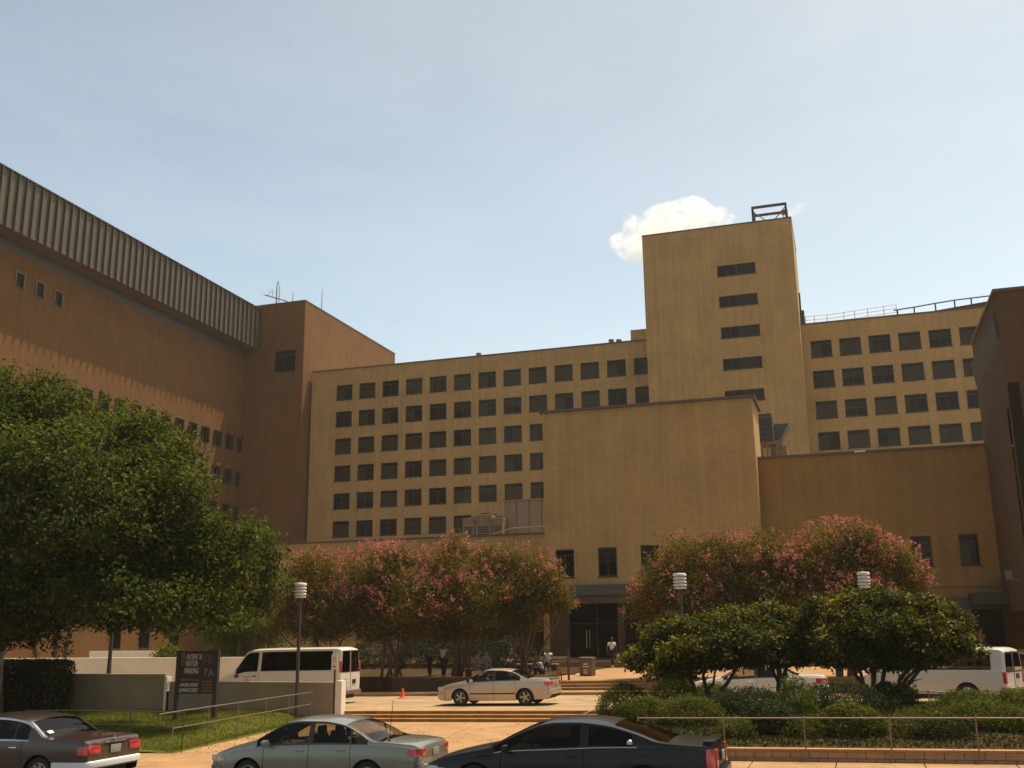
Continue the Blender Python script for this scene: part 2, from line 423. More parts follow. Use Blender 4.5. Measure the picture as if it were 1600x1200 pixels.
# pavement, with scored joints modelled as narrow gaps between slabs
pv = MB(); x = -60.0
while x < 60:
    a, b = x+.012, x+1.788
    pv.hexa([(a, KERB_Y+.155, G(a)-.1), (b, KERB_Y+.155, G(b)-.1), (b, 24.9, G(b)-.1), (a, 24.9, G(a)-.1),
             (a, KERB_Y+.155, G(a)+.09), (b, KERB_Y+.155, G(b)+.09), (b, 24.9, G(b)+.10), (a, 24.9, G(a)+.10)])
    x += 1.8
tag(pv.build('pavement', M['concrete']), kind='structure')
def walk_z(x, y): return G(x) + 0.10 - 0.10*(y-24.9)/(Y_ST0-24.9)
wk = MB(); y = 24.906
while y < Y_ST0-.1:
    y2 = min(y+1.88, Y_ST0)
    e = lambda yy: XW0+ (24.9-yy)*0.0 + (1.9*(1-(yy-24.9)/(Y_ST0-24.9)))
    nx = 5
    for i in range(nx):
        fa, fb = i/nx, (i+1)/nx
        P = []
        for yy in (y, y2-.012):
            l = e(yy); r = XW1 + 2.4*(1-(yy-24.9)/(Y_ST0-24.9))
            P.append((l+(r-l)*fa+.006, yy)); P.append((l+(r-l)*fb-.006, yy))
        q = [P[0], P[1], P[3], P[2]]
        wk.hexa([(a, b, walk_z(a, b)-.15) for a, b in q] + [(a, b, walk_z(a, b)) for a, b in q])
    y = y2
tag(wk.build('walkway', M['concrete']), kind='structure')
def steps(name, x0, x1, y0, n, tread, z0f, rise, m, back=0.6):
    mb = MB()
    for k in range(n):
        y = y0+k*tread; yb = y0+(k+1)*tread + (back if k == n-1 else -0.004)
        for (a, b) in ((x0, (x0+x1)/2), ((x0+x1)/2, x1)):
            mb.hexa([(a, y, z0f(a)-.3), (b, y, z0f(b)-.3), (b, yb, z0f(b)-.3), (a, yb, z0f(a)-.3),
                     (a, y, z0f(a)+rise*(k+1)-.05), (b, y, z0f(b)+rise*(k+1)-.05), (b, yb, z0f(b)+rise*(k+1)-.05), (a, yb, z0f(a)+rise*(k+1)-.05)])
            # nosing slab, a little proud of the riser
            mb.hexa([(a, y-.03, z0f(a)+rise*(k+1)-.046), (b, y-.03, z0f(b)+rise*(k+1)-.046), (b, yb, z0f(b)+rise*(k+1)-.046), (a, yb, z0f(a)+rise*(k+1)-.046),
                     (a, y-.03, z0f(a)+rise*(k+1)), (b, y-.03, z0f(b)+rise*(k+1)), (b, yb, z0f(b)+rise*(k+1)), (a, yb, z0f(a)+rise*(k+1))])
    o = mb.build(name, m); o['kind'] = 'structure'; return o
steps('steps', XW0, XW1, Y_ST0, 3, 0.33, lambda x: G(x)+.0, 0.113, M['step'], 0.2)
dz = lambda x, y: G(x)+DRV
sheet('driveway_base', [-60]+XS+[60], [Y_ST1+.3, 41, 44, Y_DRV1], lambda x, y: dz(x, y)-.06, M['soil'])
ds = MB(); x = -60.0
while x < 58:
    for ya_, yb_ in ((Y_ST1+.31, 41.6), (41.625, Y_DRV1-.01)):
        a, b = x+.012, x+3.988
        ds.hexa([(a, ya_, dz(a, 0)-.1), (b, ya_, dz(b, 0)-.1), (b, yb_, dz(b, 0)-.1), (a, yb_, dz(a, 0)-.1), (a, ya_, dz(a, 0)), (b, ya_, dz(b, 0)), (b, yb_, dz(b, 0)), (a, yb_, dz(a, 0))])
    x += 4.0
tag(ds.build('driveway', M['concrete_d']), kind='structure')
k2 = MB()
for a, b in zip(XS[:-1], XS[1:]):
    k2.hexa([(a, Y_DRV1, G(a)), (b, Y_DRV1, G(b)), (b, Y_UP0, G(b)), (a, Y_UP0, G(a)),
             (a, Y_DRV1, G(a)+WALK2), (b, Y_DRV1, G(b)+WALK2), (b, Y_UP0, G(b)+WALK2), (a, Y_UP0, G(a)+WALK2)])
tag(k2.build('drop_off_pavement', M['concrete']), kind='structure')
steps('upper_steps', -16.5, 8.0, Y_UP0, 3, 0.34, lambda x: G(x)+WALK2, 0.13, M['step'], 0.3)
sheet('plaza', XS, [Y_UP0+1.1, 52, 58, Y_PL1], lambda x, y: G(x)*(1-(y-48)/20)+PLAZA+0.0, M['concrete'])
XE0 = aY(838, 1050, 49.2)[0]*66/49.2
steps('entrance_steps', XE0, 9.0, Y_PL1, 2, 0.4, lambda x: PLAZA+.0, 0.15, M['step'], 0.2)
sheet('entrance_floor', [XE0-.02, -10, 9], [Y_PL1+.9, 72, 84], lambda x, y: TOP, M['concrete_d'])
# lawn on the left of the walkway, rising gently to the low wall
def lawn_z(x, y):
    t = min(max((y-25.0)/11.5, 0), 1); d = min(max((lawn_edge(y)-x)/1.6, 0), 1); d = d*d*(3-2*d)
    return walk_z(x, y)+.015+d*(.04+0.30*t*(2-t) + 0.03*math.sin(x*1.3+y*.7)*min(1, t*3))
def lawn_edge(y): return XW0 + 1.9*(1-(y-24.9)/(Y_ST0-24.9))
mb = MB(); ys = [24.9+i*.575 for i in range(21)]; nn = 26
for y in ys:
    e = lawn_edge(y)-.02
    for i in range(nn): xx_ = -45+(e+45)*(i/(nn-1))**.7; mb.v.append((xx_, y, lawn_z(xx_, y)+(.0 if i < nn-1 else -.05)))
for j in range(len(ys)-1):
    for i in range(nn-1): mb.f.append((j*nn+i, j*nn+i+1, (j+1)*nn+i+1, (j+1)*nn+i)); mb.m.append(0)
tag(mb.build('lawn', M['lawn'], smooth=60), kind='structure')
# planting bed on the right, behind the block wall
def bed_edge(y): return XW1 + 2.4*(1-(y-24.9)/(Y_ST0-24.9))+.05
def bed_z(x, y):
    t = min(max((y-25.0)/6, 0), 1); u = min(max((37.2-y)/2.5, 0), 1)
    return G(x)+0.34+0.35*t*u*min(1, max(0, x-bed_edge(y))*.6)
mb = MB(); ys = [25.15+i*.6 for i in range(21)]; nn = 24
for y in ys:
    for i in range(nn): xx_ = bed_edge(y)+(24-bed_edge(y))*i/(nn-1); mb.v.append((xx_, y, bed_z(xx_, y) if i else G(xx_)+.02))
for j in range(len(ys)-1):
    for i in range(nn-1): mb.f.append((j*nn+i, j*nn+i+1, (j+1)*nn+i+1, (j+1)*nn+i)); mb.m.append(0)
tag(mb.build('planting_bed', M['soil'], smooth=60), kind='structure')
w = MB(); x = bed_edge(25)
nseg = 60
for r_ in range(2):
    xx_ = x - (0.2 if r_ else 0)
    while xx_ < 22:
        a, b = max(xx_, x)+.006, xx_+.394
        z0_, z1_ = 0.02+r_*.15+.004, 0.02+(r_+1)*.15-.006
        w.hexa([(a, 24.92, G(a)+z0_), (b, 24.92, G(b)+z0_), (b, 25.12, G(b)+z0_), (a, 25.12, G(a)+z0_),
                (a, 24.92, G(a)+z1_), (b, 24.92, G(b)+z1_), (b, 25.12, G(b)+z1_), (a, 25.12, G(a)+z1_)])
        xx_ += .4
cp = MB(); xx_ = x
while xx_ < 22:
    a, b = xx_+.004, xx_+.796
    cp.hexa([(a, 24.89, G(a)+.32), (b, 24.89, G(b)+.32), (b, 25.15, G(b)+.32), (a, 25.15, G(a)+.32),
             (a, 24.89, G(a)+.37), (b, 24.89, G(b)+.37), (b, 25.15, G(b)+.37), (a, 25.15, G(a)+.37)])
    xx_ += .8
rt = empty('block_wall', (8, 25, G(8)), 0, 'low tan block wall edging the planting bed along the pavement', 'wall')
w.build('block_course', M['block'], rt); cp.build('coping', M['concrete'], rt)

# ------------------------------------------------------------------ railings
def pipe_rail(name, pts_top, pts_mid, posts, m, label, r=0.016, cat='railing'):
    rt = empty(name, posts[0][0], 0, label, cat)
    a = MB(); a.tube(pts_top, r, 8); a.build('top_rail', m, rt, smooth=40)
    if pts_mid: a = MB(); a.tube(pts_mid, r*.9, 8); a.build('middle_rail', m, rt, smooth=40)
    for p, q in posts:
        a = MB(); a.tube([p, q], r, 8); a.lathe([(0, .035), (r*1.25, .03), (r*1.25, -.05)], 8, q); a.lathe([(r*2.2, .0), (r*2.2, .012), (0, .012)], 8, p)
        a.build('post', m, rt, smooth=40)
    return rt
# along the block wall
pts = []; posts = []
for px in (1000, 1133, 1258, 1391, 1526, 1668):
    d = aY(px, 1150, 25.0); X = d[0]
    p = (X, 24.84, G(X)+.10); q = (X, 24.84, aY(px, 1122, 24.84)[2])
    posts.append((p, q)); pts.append(q)
pipe_rail('pipe_railing', pts, None, posts, M['galv'], 'single pipe railing on posts in front of the low block wall')
# beside the walkway, climbing from the lawn corner to the end of the low wall
pxs = [(288, 1168, 1121), (347, 1152, 1085+22), (397, 1142, 1078), (447, 1131, 1070), (486, 1120, 1064), (528, 1107, 1057)]
Ys = [25.0, 27.2, 29.3, 31.6, 33.7, 36.1]
top = []; mid = []; posts = []
for i, Y in enumerate(Ys):
    X = lawn_edge(Y)-.12
    zb = lawn_z(X, Y); h = 1.05 if i else .62
    posts.append(((X, Y, zb-.02), (X, Y, zb+h))); 
    top.append((X, Y, zb+1.05)); mid.append((X, Y, zb+.62))
X0, Y0, Z0 = top[0]
pipe_rail('handrail', [(X0-.02, Y0-.6, Z0-.02)]+top, mid, posts, M['galv'], 'two-rail pipe handrail between the lawn and the concrete walkway')
# thin rail crossing the lawn on the left
tl = []; posts = []
for px in (38, 100, 202, 285):
    X, Y, _ = aZ(px, 1150, .1); Y = 25.6
    X = aY(px, 1150, Y)[0]; z = lawn_z(X, Y)
    posts.append(((X, Y, z), (X, Y, z+.98))); tl.append((X, Y, z+.98))
pipe_rail('lawn_railing', tl, [(a, b, c-.38) for a, b, c in tl], posts, M['steel_d'], 'dark thin railing in the shade at the front of the lawn', .018)
# slim rail in front of the right van
tl = []; posts = []
for px, py in ((1396, 1077), (1450, 1080), (1505, 1083), (1600, 1087), (1640, 1089)):
    X, Y, Z = aY(px, py, 37.0); posts.append(((X, Y, G(X)+.2), (X, Y, Z))); tl.append((X, Y, Z))
pipe_rail('drive_railing', tl, None, posts, M['galv'], 'slim pipe railing running past the white van on the right', .02)
# short rail at the right end of the lower steps
a_ = aY(900, 1121, 35.4); b_ = aY(948, 1100, 37.0)
pipe_rail('stair_rail', [(a_[0], a_[1], a_[2]), (b_[0], b_[1], b_[2]), ], None,
          [((a_[0], a_[1], G(a_[0])), a_), ((b_[0], b_[1], G(b_[0])+.3), b_)], M['galv'], 'short sloping stair rail at the right end of the lower steps')

# ------------------------------------------------------------------ low walls on the left
def wall_obj(name, x0, x1, y, z0, z1, th, m, label, cap=None):
    rt = empty(name, ((x0+x1)/2, y, z0), 0, label, 'wall')
    a = MB(); a.box(x0, x1, y, y+th, z0, z1); a.build('wall', m, rt)
    if cap:
        a = MB(); a.box(x0, x1, y-.03, y+th+.03, z1, z1+.07); a.build('coping', cap, rt)
    return rt
YL = 36.6
xr = aY(525, 1080, YL)[0]; xm = aY(264, 1080, YL)[0]; xm2 = aY(257, 1080, YL)[0]
zt = aY(528, 1066, YL)[2]
wall_obj('retaining_wall', xm, xr, YL, -.6, zt, .25, M['wall_g'], 'grey low retaining wall behind the sign, running to the steps')
xl = aY(-120, 1080, YL)[0]
wall_obj('retaining_wall', xl, xm2, YL, -.6, aY(95, 1053, YL)[2], .25, M['wall_g'], 'grey low retaining wall at the back of the lawn beside the clipped hedge')
e = MB(); e.box(xr, xr+.26, YL-.06, YL+.30, -.3, zt+.05)
o = e.build('wall_pier', M['wall_w'], origin=(xr, YL, -.3)); tag(o, 'pale end pier of the retaining wall beside the lower steps', 'pier')
e = MB(); e.box(xm2+.005, xm2+.12, YL-.05, YL+.28, -.4, aY(260, 1057, YL)[2])
e.box(xm2+.125, xm2+.17, YL-.04, YL+.2, -.1, aY(260, 1080, YL)[2], 1)
o = e.build('wall_pier', [M['wall_w'], M['black']], origin=(xm2, YL, -.4)); tag(o, 'narrow white pier in the gap of the retaining wall left of the sign', 'pier')
YW = 47.0
a0 = aY(-150, 1021, YW); a1 = aY(402, 1029, YW)
wall_obj('boundary_wall', a0[0], a1[0], YW, -.5, a1[2], .25, M['wall_w'], 'long white wall behind the van and sign under the oak', M['wall_w'])
b0 = aY(140, 1018, 56); b1 = aY(242, 1018, 56)
wall_obj('boundary_wall', b0[0], b1[0], 56, 0, b1[2]+.05, .25, M['wall_w'], 'second white wall end showing just above the long white wall', None)
# planter wall under the left crape myrtles
p0 = aY(612, 1060, 48.4); p1 = aY(735, 1060, 48.4); p9 = aY(838, 1050, 49.2)
rt = empty('planter_wall', (p0[0], 48.4, WALK2), 0, 'brown planter wall in the shade beneath the left crape myrtles', 'planter')
a = MB(); a.box(p0[0], p1[0], 48.4, 48.65, .2, p0[2]+.0); a.box(p0[0], p0[0]+.25, 48.66, 56, .2, p0[2]); a.box(p1[0]-.25, p1[0], 48.66, 56, .2, p0[2]); a.build('wall', M['brick_dark'], rt)
a = MB(); a.box(p0[0]-.03, p1[0]+.03, 48.36, 48.7, p0[2]+.002, p0[2]+.07); a.build('coping', M['coping'], rt)
a = MB(); a.box(-34, p0[0]-.002, 48.7, 64, .3, .9); a.box(p0[0]+.26, p1[0], 48.66, 65, .3, p0[2]-.08); a.box(p1[0]+.004, p9[0], 49.0, 65.3, .3, PLAZA+.05); a.box(-40, XE0-.03, 65.31, 83.9, .3, 1.1)  # planter soil, plus dark soil slabs standing in for shade on the plaza
tag(a.build('soil_and_shade_slabs', M['soil']), kind='structure')

# ------------------------------------------------------------------ buildings
def front(Y): return lambda u, z, d: (u, Y+d, z)
def shell(mb, x0, x1, y0, y1, z0, z1, sides='rblt', wall=0, roof=2):
    if 'l' in sides: mb.quad((x0, y1, z0), (x0, y0, z0), (x0, y0, z1), (x0, y1, z1), wall)
    if 'r' in sides: mb.quad((x1, y0, z0), (x1, y1, z0), (x1, y1, z1), (x1, y0, z1), wall)
    if 'b' in sides: mb.quad((x1, y1, z0), (x0, y1, z0), (x0, y1, z1), (x1, y1, z1), wall)
    if 't' in sides: mb.quad((x0, y0, z1-.15), (x1, y0, z1-.15), (x1, y1, z1-.15), (x0, y1, z1-.15), roof)
def coping(rt, x0, x1, y0, y1, z, t=.22, over=.10, sides='flrb'):
    a = MB(); h = .16
    if 'f' in sides: a.box(x0-over, x1+over, y0-over, y0+t, z, z+h)
    if 'b' in sides: a.box(x0-over, x1+over, y1-t, y1+over, z, z+h)
    if 'l' in sides: a.box(x0-over, x0+t, y0+t+.002, y1-t-.002, z, z+h)
    if 'r' in sides: a.box(x1-t, x1+over, y0+t+.002, y1-t-.002, z, z+h)
    a.build('coping', M['coping'], rt)
BM = [M['brick'], M['void'], M['roofing']]
# --- long window wing
YWING = 117.0
xa = aY(487.5, 600, YWING)[0]; xb = aY(1011, 560, YWING)[0]+2
zr = (aY(487.5, 583, YWING)[2]+aY(1003, 532, YWING)[2])/2
c0 = aY(526, 604, YWING); c1 = aY(551, 626, YWING); c12 = aY(948, 565, YWING)
cs = (c12[0]-c0[0])/11; ww = 2.30
rz1b = aY(525, 626, YWING)[2]; rz6b = aY(518, 840, YWING)[2]
rs = (rz1b-rz6b)/5; wh = 2.02
rt = empty('hospital_wing', ((xa+xb)/2, YWING, .6), 0, 'long tan brick hospital wing with six visible rows of windows, left of the tower', 'building')
holes = []
for r_ in range(6):
    for c_ in range(13):
        u = c0[0]+c_*cs; z = rz1b-r_*rs
        holes.append((u, u+ww, z, z+wh))
mb = MB(); facade(mb, front(YWING), xa, xb, 0, zr, holes, .3)
shell(mb, xa, xb, YWING, YWING+18, 0, zr)
mb.build('wall', BM, rt)
coping(rt, xa+.1, xb, YWING, YWING+18, zr, sides='fbr')
rnd = random.Random(3)
for h in holes: window(rt, (h[0], YWING, h[2]), ww, wh, rnd.choice(STY))
p = MB(); q0 = aY(985, 516, 124); q1 = aY(1012, 516, 124)
p.box(q0[0], q1[0]+1.5, 124, 130, zr-.15, q0[2])
p.build('stair_penthouse', M['brick'], rt)
v = MB()
for px, py in ((748, 555), (955, 534), (967, 534)):
    a_ = aY(px, py, 118.5); v.lathe([(.001, .0), (.35, -.05), (.35, -.3), (.18, -.32), (.18, -1.2)], 10, (a_[0], a_[1], a_[2]+.3))
v.build('roof_vent', M['galv'], rt, smooth=30)
# --- right wing
xa2 = aY(1254, 600, YWING)[0]-1; xb2 = aY(1560, 560, YWING)[0]+14
rt = empty('hospital_wing', ((xa2+xb2)/2, YWING, .6), 0, 'tan brick hospital wing right of the tower with four visible window rows', 'building')
d0 = aY(1266, 536, YWING); zb1 = aY(1267, 559.4, YWING)[2]; zb4 = aY(1281, 703, YWING)[2]; rs2 = (zb1-zb4)/3
d5 = aY(1450, 518, YWING); cs2 = (d5[0]-d0[0])/4
holes = []
for r_ in range(5):
    for c_ in range(7):
        u = d0[0]+c_*cs2; z = zb1-r_*rs2; holes.append((u, u+ww, z, z+wh-.05))
mb = MB(); facade(mb, front(YWING), xa2, xb2, 0, zr, holes, .3); shell(mb, xa2, xb2, YWING, YWING+18, 0, zr); mb.build('wall', BM, rt)
coping(rt, xa2, xb2, YWING, YWING+18, zr, sides='fb')
for h in holes: window(rt, (h[0], YWING, h[2]), ww, wh-.05, rnd.choice(STY))
# wedge shaped parapet set back on its roof
e0 = aY(1335, 503, 119); e1 = aY(1556, 472, 119)
w = MB(); zb_ = zr-.14
w.hexa([(e0[0], 119, zb_), (e1[0]+6, 119, zb_), (e1[0]+6, 119.4, zb_), (e0[0], 119.4, zb_), (e0[0], 119, zb_+.15), (e1[0]+6, 119, e1[2]+.8), (e1[0]+6, 119.4, e1[2]+.8), (e0[0], 119.4, zb_+.15)])
w.build('roof_parapet', M['brick_dark'], rt)
def roof_rail(name, pts2, Y, m, label, rails, r, posts_px):
    rt_ = empty(name, aY(posts_px[0][0], posts_px[0][1], Y), 0, label, 'railing')
    for off in rails:
        t = MB(); t.tube([(lambda q: (q[0], q[1], q[2]-off))(aY(a, b, Y)) for a, b in pts2], r, 6); t.build('rail', m, rt_)
    for a, b in posts_px:
        q = aY(a, b, Y); t = MB(); t.tube([(q[0], q[1], zr-.1), q], r, 6); t.build('post', m, rt_)
roof_rail('roof_railing', [(1257, 495), (1300, 491), (1345, 484), (1400, 476)], 120.5, M['rail_w'], 'white pipe railing on the roof of the right wing beside the tower', (0, .45, .9), .045,
          [(1258, 495), (1272, 494), (1292, 492), (1318, 488), (1335, 486), (1355, 482), (1380, 478), (1400, 476)])
roof_rail('roof_railing', [(1396, 485), (1428, 480), (1461, 474), (1491, 469), (1556, 461)], 117.6, M['steel_d'], 'dark heavier rail along the roof edge of the right wing', (0,), .08,
          [(1402, 484), (1428, 480), (1461, 474), (1491, 469), (1517, 466)])
# --- tower
YT = 114.0
tx0 = aY(1003, 369.6, YT)[0]; tx1 = (aY(1234.5, 341, YT)[0]+aY(1267.5, 712, YT)[0])/2
tz = (aY(1002.5, 369.6, YT)[2]+aY(1234, 341, YT)[2])/2
rt = empty('elevator_tower', ((tx0+tx1)/2, YT, .6), 0, 'tall blank tan brick tower with a column of strip windows', 'building')
sx0 = aY(1120.5, 425, YT)[0]; sx1 = aY(1181, 425, YT)[0]; zt1 = aY(1119, 416, YT)[2]; zb1_ = aY(1120.6, 432.8, YT)[2]; zt5 = aY(1132, 611, YT)[2]
sr = (zt1-zt5)/4
holes = [(sx0, sx1, zb1_-k*sr, zt1-k*sr) for k in range(6)]
mb = MB(); facade(mb, front(YT), tx0, tx1, 0, tz, holes, .3); shell(mb, tx0, tx1, YT, YT+11.5, 0, tz); mb.build('wall', BM, rt)
coping(rt, tx0, tx1, YT, YT+11.5, tz, over=.04)
for h in holes: window(rt, (h[0], YT, h[2]), h[1]-h[0], h[3]-h[2], 'strip')
dp = MB(); q = aY(1256, 480, YT+5); dp.tube([(tx1+.12, YT+5, zr), (tx1+.12, YT+5, zr+4.5)], .1, 8); dp.box(tx1+.004, tx1+.5, YT+4.4, YT+5.6, zr+.02, zr+2.2); dp.build('roof_access', M['steel_d'], rt)
# steel frame with a red beacon on the tower roof
f0 = aY(1177, 347, YT+.8); f1 = aY(1229, 342, YT+.8); zt_ = aY(1177, 325, YT+.8)[2]
rt = empty('roof_frame', ((f0[0]+f1[0])/2, YT+.8, tz), 0, 'dark steel frame with diagonal braces on top of the tower', 'frame')
a = MB()
for yy in (YT+.8, YT+3.3):
    for xx_ in (f0[0], f1[0]): a.box(xx_-.12, xx_+.12, yy-.12, yy+.12, tz-.1, zt_-.125)
    a.box(f0[0]-.12, f1[0]+.12, yy-.13, yy+.13, zt_-.12, zt_+.14)
for xx_ in (f0[0], f1[0]): a.box(xx_-.1, xx_+.1, YT+.94, YT+3.16, zt_-.1, zt_+.12)
a.build('post_frame', M['steel_d'], rt)
a = MB(); xm_ = (f0[0]+f1[0])/2
a.tube([(f0[0], YT+.8, zt_-.5), (xm_, YT+.8, tz)], .06, 6); a.tube([(f1[0], YT+.8, zt_-.3), (xm_+.2, YT+.8, tz)], .06, 6); a.build('brace', M['steel_d'], rt)
b_ = aY(1224, 332, YT+1.2)
a = MB(); a.tube([(b_[0], YT+1.2, tz-.1), (b_[0], YT+1.2, b_[2]-.2)], .05, 6)
rb = empty('beacon', (b_[0], YT+1.2, tz-.1), 0, 'red aviation beacon light beside the steel frame on the tower roof', 'beacon')
a.build('stem', M['steel_d'], rb)
a = MB(); a.lathe([(.001, -.32), (.26, -.26), (.34, -.05), (.32, .18), (.18, .32), (.001, .36)], 14, (b_[0], YT+1.2, b_[2])); a.build('lamp', mat('beacon_red', (.62, .06, .09), .3), rb, smooth=60)
# --- auditorium block over the entrance
YB = 70.0
bx0 = (aY(847.5, 647, YB)[0]+aY(851, 855, YB)[0])/2; bx1 = (aY(1175, 621, YB)[0]+aY(1189.5, 855, YB)[0])/2
bzt = aY(1000, 634.5, YB)[2]; zf1 = aY(889, 915, YB)[2]; zf0 = aY(889, 931, YB)[2]
rt = empty('entrance_block', ((bx0+bx1)/2, YB, TOP), 0, 'plain windowless tan brick block above the dark recessed entrance', 'building')
wq = [(868, 859, 898, 902), (934, 855.5, 965, 900), (1000.5, 852, 1032, 897)]
holes = []
for a_, b_, c_, d_ in wq:
    p = aY(a_, b_, YB); q = aY(c_, d_, YB); holes.append((p[0], q[0], q[2], p[2]))
step_ = holes[1][0]-holes[0][0]
for k in (1, 2): holes.append(tuple(v+(step_*k if i < 2 else 0) for i, v in enumerate(holes[2])))
mb = MB(); facade(mb, front(YB), bx0, bx1, zf1, bzt, holes, .3); 
YBB = YB+5.0
shell(mb, bx0, bx1, YB, YBB, zf1, bzt, 'lrt'); shell(mb, bx0, bx1, YB, YBB, zf0+.3, bzt, 'b')
mb.build('wall', BM, rt)
coping(rt, bx0, bx1, YB, YBB, bzt, over=.22)
for h in holes: window(rt, (h[0], YB, h[2]), h[1]-h[0], h[3]-h[2], 'half' if h is holes[1] else 'none')
px1 = (aY(1538, 696, YB+1.6)[0]+aY(1566, 917, YB+1.6)[0])/2
a = MB(); a.box(bx0-.15, bx1+.05, YB-.35, YB-.004, zf0, zf1); a.build('fascia', M['louvre'], rt)
a = MB(); a.box(bx0, bx1+.0, YB, YB+7, zf0+.1, zf0+.3); a.box(bx0, bx1, YB-.02, YB+.5, zf0-.55, zf0+.095); a.build('soffit', M['soffit'], rt)
def entry_bay(rt, x0, x1, yb, z0, z1):
    a = MB(); a.quad((x0, yb, z0), (x1, yb, z0), (x1, yb, z1), (x0, yb, z1)); a.build('lobby_wall', M['void'], rt)
    n = max(2, int((x1-x0)/1.9)); g = MB(); f = MB(); s = (x1-x0)/n
    for k in range(n):
        g.box(x0+k*s+.06, x0+(k+1)*s-.06, yb-.32, yb-.30, z0+.08, z1-.1)
        f.box(x0+k*s-.05, x0+k*s+.05, yb-.36, yb-.26, z0, z1)
    f.box(x0, x1, yb-.355, yb-.265, z0+2.4, z0+2.5)
    g.build('glazing', M['pane'], rt); f.build('door_frame', M['frame'], rt)
entry_bay(rt, bx0, bx1, YB+6.5, TOP, zf0+.1)
for px in (970, 1085):
    X = aY(px, 1000, YB+.4)[0]; a = MB(); a.box(X-.22, X+.22, YB+.6, YB+1.05, TOP, zf0-.002); a.build('column', M['brick_dark'], rt)
a = MB(); X = aY(919, 1000, YB+6)[0]
for dx in (-.12, .12): a.tube([(X+dx, YB+6.05, TOP+.7), (X+dx, YB+6.05, TOP+2.0)], .025, 8)
a.build('door_handle', M['chrome'], rt)
# --- right podium
YP = YB+1.6
pz = aY(1363, 707, YP)[2]; pzb = aY(1500, 934, YP)[2]
rt = empty('podium_wing', ((bx1+px1)/2, YP, TOP), 0, 'low blank brown brick podium between the entrance block and the right wall', 'building')
wq = [(1422, 838, 1459, 884), (1497, 835, 1533, 882)]
holes = []
for a_, b_, c_, d_ in wq:
    p = aY(a_, b_, YP); q = aY(c_, d_, YP); holes.append((p[0], q[0], q[2], p[2]))
st = holes[1][0]-holes[0][0]
for k in (1, 2): holes.insert(0, tuple(v-(st*k if i < 2 else 0) for i, v in enumerate(holes[1-0] if k == 9 else (holes[-2]))))
mb = MB(); facade(mb, front(YP), bx1, px1+.3, pzb, pz, holes, .3); shell(mb, bx1, px1+8, YP, 106, 1.0, pz, 'rbt'); mb.build('wall', [M['brick_pod'], M['void'], M['roofing']], rt)
coping(rt, bx1+.03, px1+.3, YP, 106, pz, over=.1, sides='f')
for i, h in enumerate(holes): window(rt, (h[0], YP, h[2]), h[1]-h[0], h[3]-h[2], 'left' if i == 3 else 'half')
a = MB(); z_ = aY(1500, 918, YP)[2]; a.box(bx1, px1+.3, YP-.03, YP-.004, z_, z_+.05); a.build('string_course', M['coping'], rt)
a = MB(); a.box(bx1+.05, px1+.3, YP-.3, YP+.3, pzb-.75, pzb-.004); a.build('canopy', M['louvre'], rt)
a = MB(); q = aY(1518, 926, YP-2.5); q2 = aY(1518, 945, YP-2.5); a.box(q[0], q[0]+6, YP-2.5, YP-.31, q2[2], q[2]); a.build('entrance_canopy', M['steel_d'], rt)
entry_bay(rt, bx1+.1, px1+.3, YP+3.5, TOP, pzb)
a = MB(); q = aY(1490, 958, YP+1); a.box(q[0]-3, q[0]+1.2, YP+1, YP+1.2, q[2]-.5, q[2]); a.build('wall_panel', M['metalpanel'], rt)
tray = MB(); q = aY(1335, 708, YP-.05); q2 = aY(1352, 707, YP-.05); tray.box(q[0], q2[0], YP-.12, YP-.102, pz+.06, pz+.15); tray.build('coping_patch', M['rail_w'], rt)
# ventilation plant on the podium roof
u0 = aY(1187, 692, 78); u1 = aY(1206, 650, 78)
rt = empty('cooling_unit', (u0[0], 78, pz), 0, 'dark louvred rooftop unit on legs beside the entrance block', 'air unit')
a = MB(); a.box(u0[0], u1[0], 78, 80.5, u0[2], u1[2]); a.build('casing', M['louvre'], rt)
a = MB()
for k in range(6): a.box(u0[0]+.05, u1[0]-.05, 77.95, 77.996, u0[2]+.2+k*.36, u0[2]+.4+k*.36)
a.build('louvre', M['steel_d'], rt)
a = MB()
for xx_ in (u0[0]+.15, (u0[0]+u1[0])/2, u1[0]+.2): a.box(xx_-.07, xx_+.07, 78, 78.15, pz-.2, u0[2]-.002)
a.box(u1[0]-.3, u1[0]+.9, 78.5, 80.4, pz-.2, u0[2]-.3); a.box(u0[0], u1[0]+.5, 77.9, 78.14, u0[2]-.14, u0[2]-.004); a.build('stand', M['unit'], rt)
h0 = aY(1209, 663, 79); h1 = aY(1232, 661, 79); h2 = aY(1213, 686, 79)
a = MB()
a.hexa([(h2[0]-.2, 79, h2[2]), (h2[0]+.35, 79, h2[2]), (h2[0]+.35, 81, h2[2]), (h2[0]-.2, 81, h2[2]), (h0[0], 79, h0[2]), (h1[0], 79, h1[2]), (h1[0], 81, h1[2]), (h0[0], 81, h0[2])])
a.hexa([(h2[0]-.1, 79.1, pz-.2), (h2[0]+1.0, 79.1, pz-.2), (h2[0]+1.0, 80.8, pz-.2), (h2[0]-.1, 80.8, pz-.2), (h2[0]-.15, 79.1, h2[2]-.01), (h2[0]+.3, 79.1, h2[2]-.01), (h2[0]+.3, 80.8, h2[2]-.01), (h2[0]-.15, 80.8, h2[2]-.01)], 1)
rt = empty('exhaust_hood', (h2[0], 79, pz), 0, 'flared exhaust hood on the podium roof right of the louvred unit', 'vent hood')
a.build('hood', [M['louvre'], M['metalpanel']], rt)
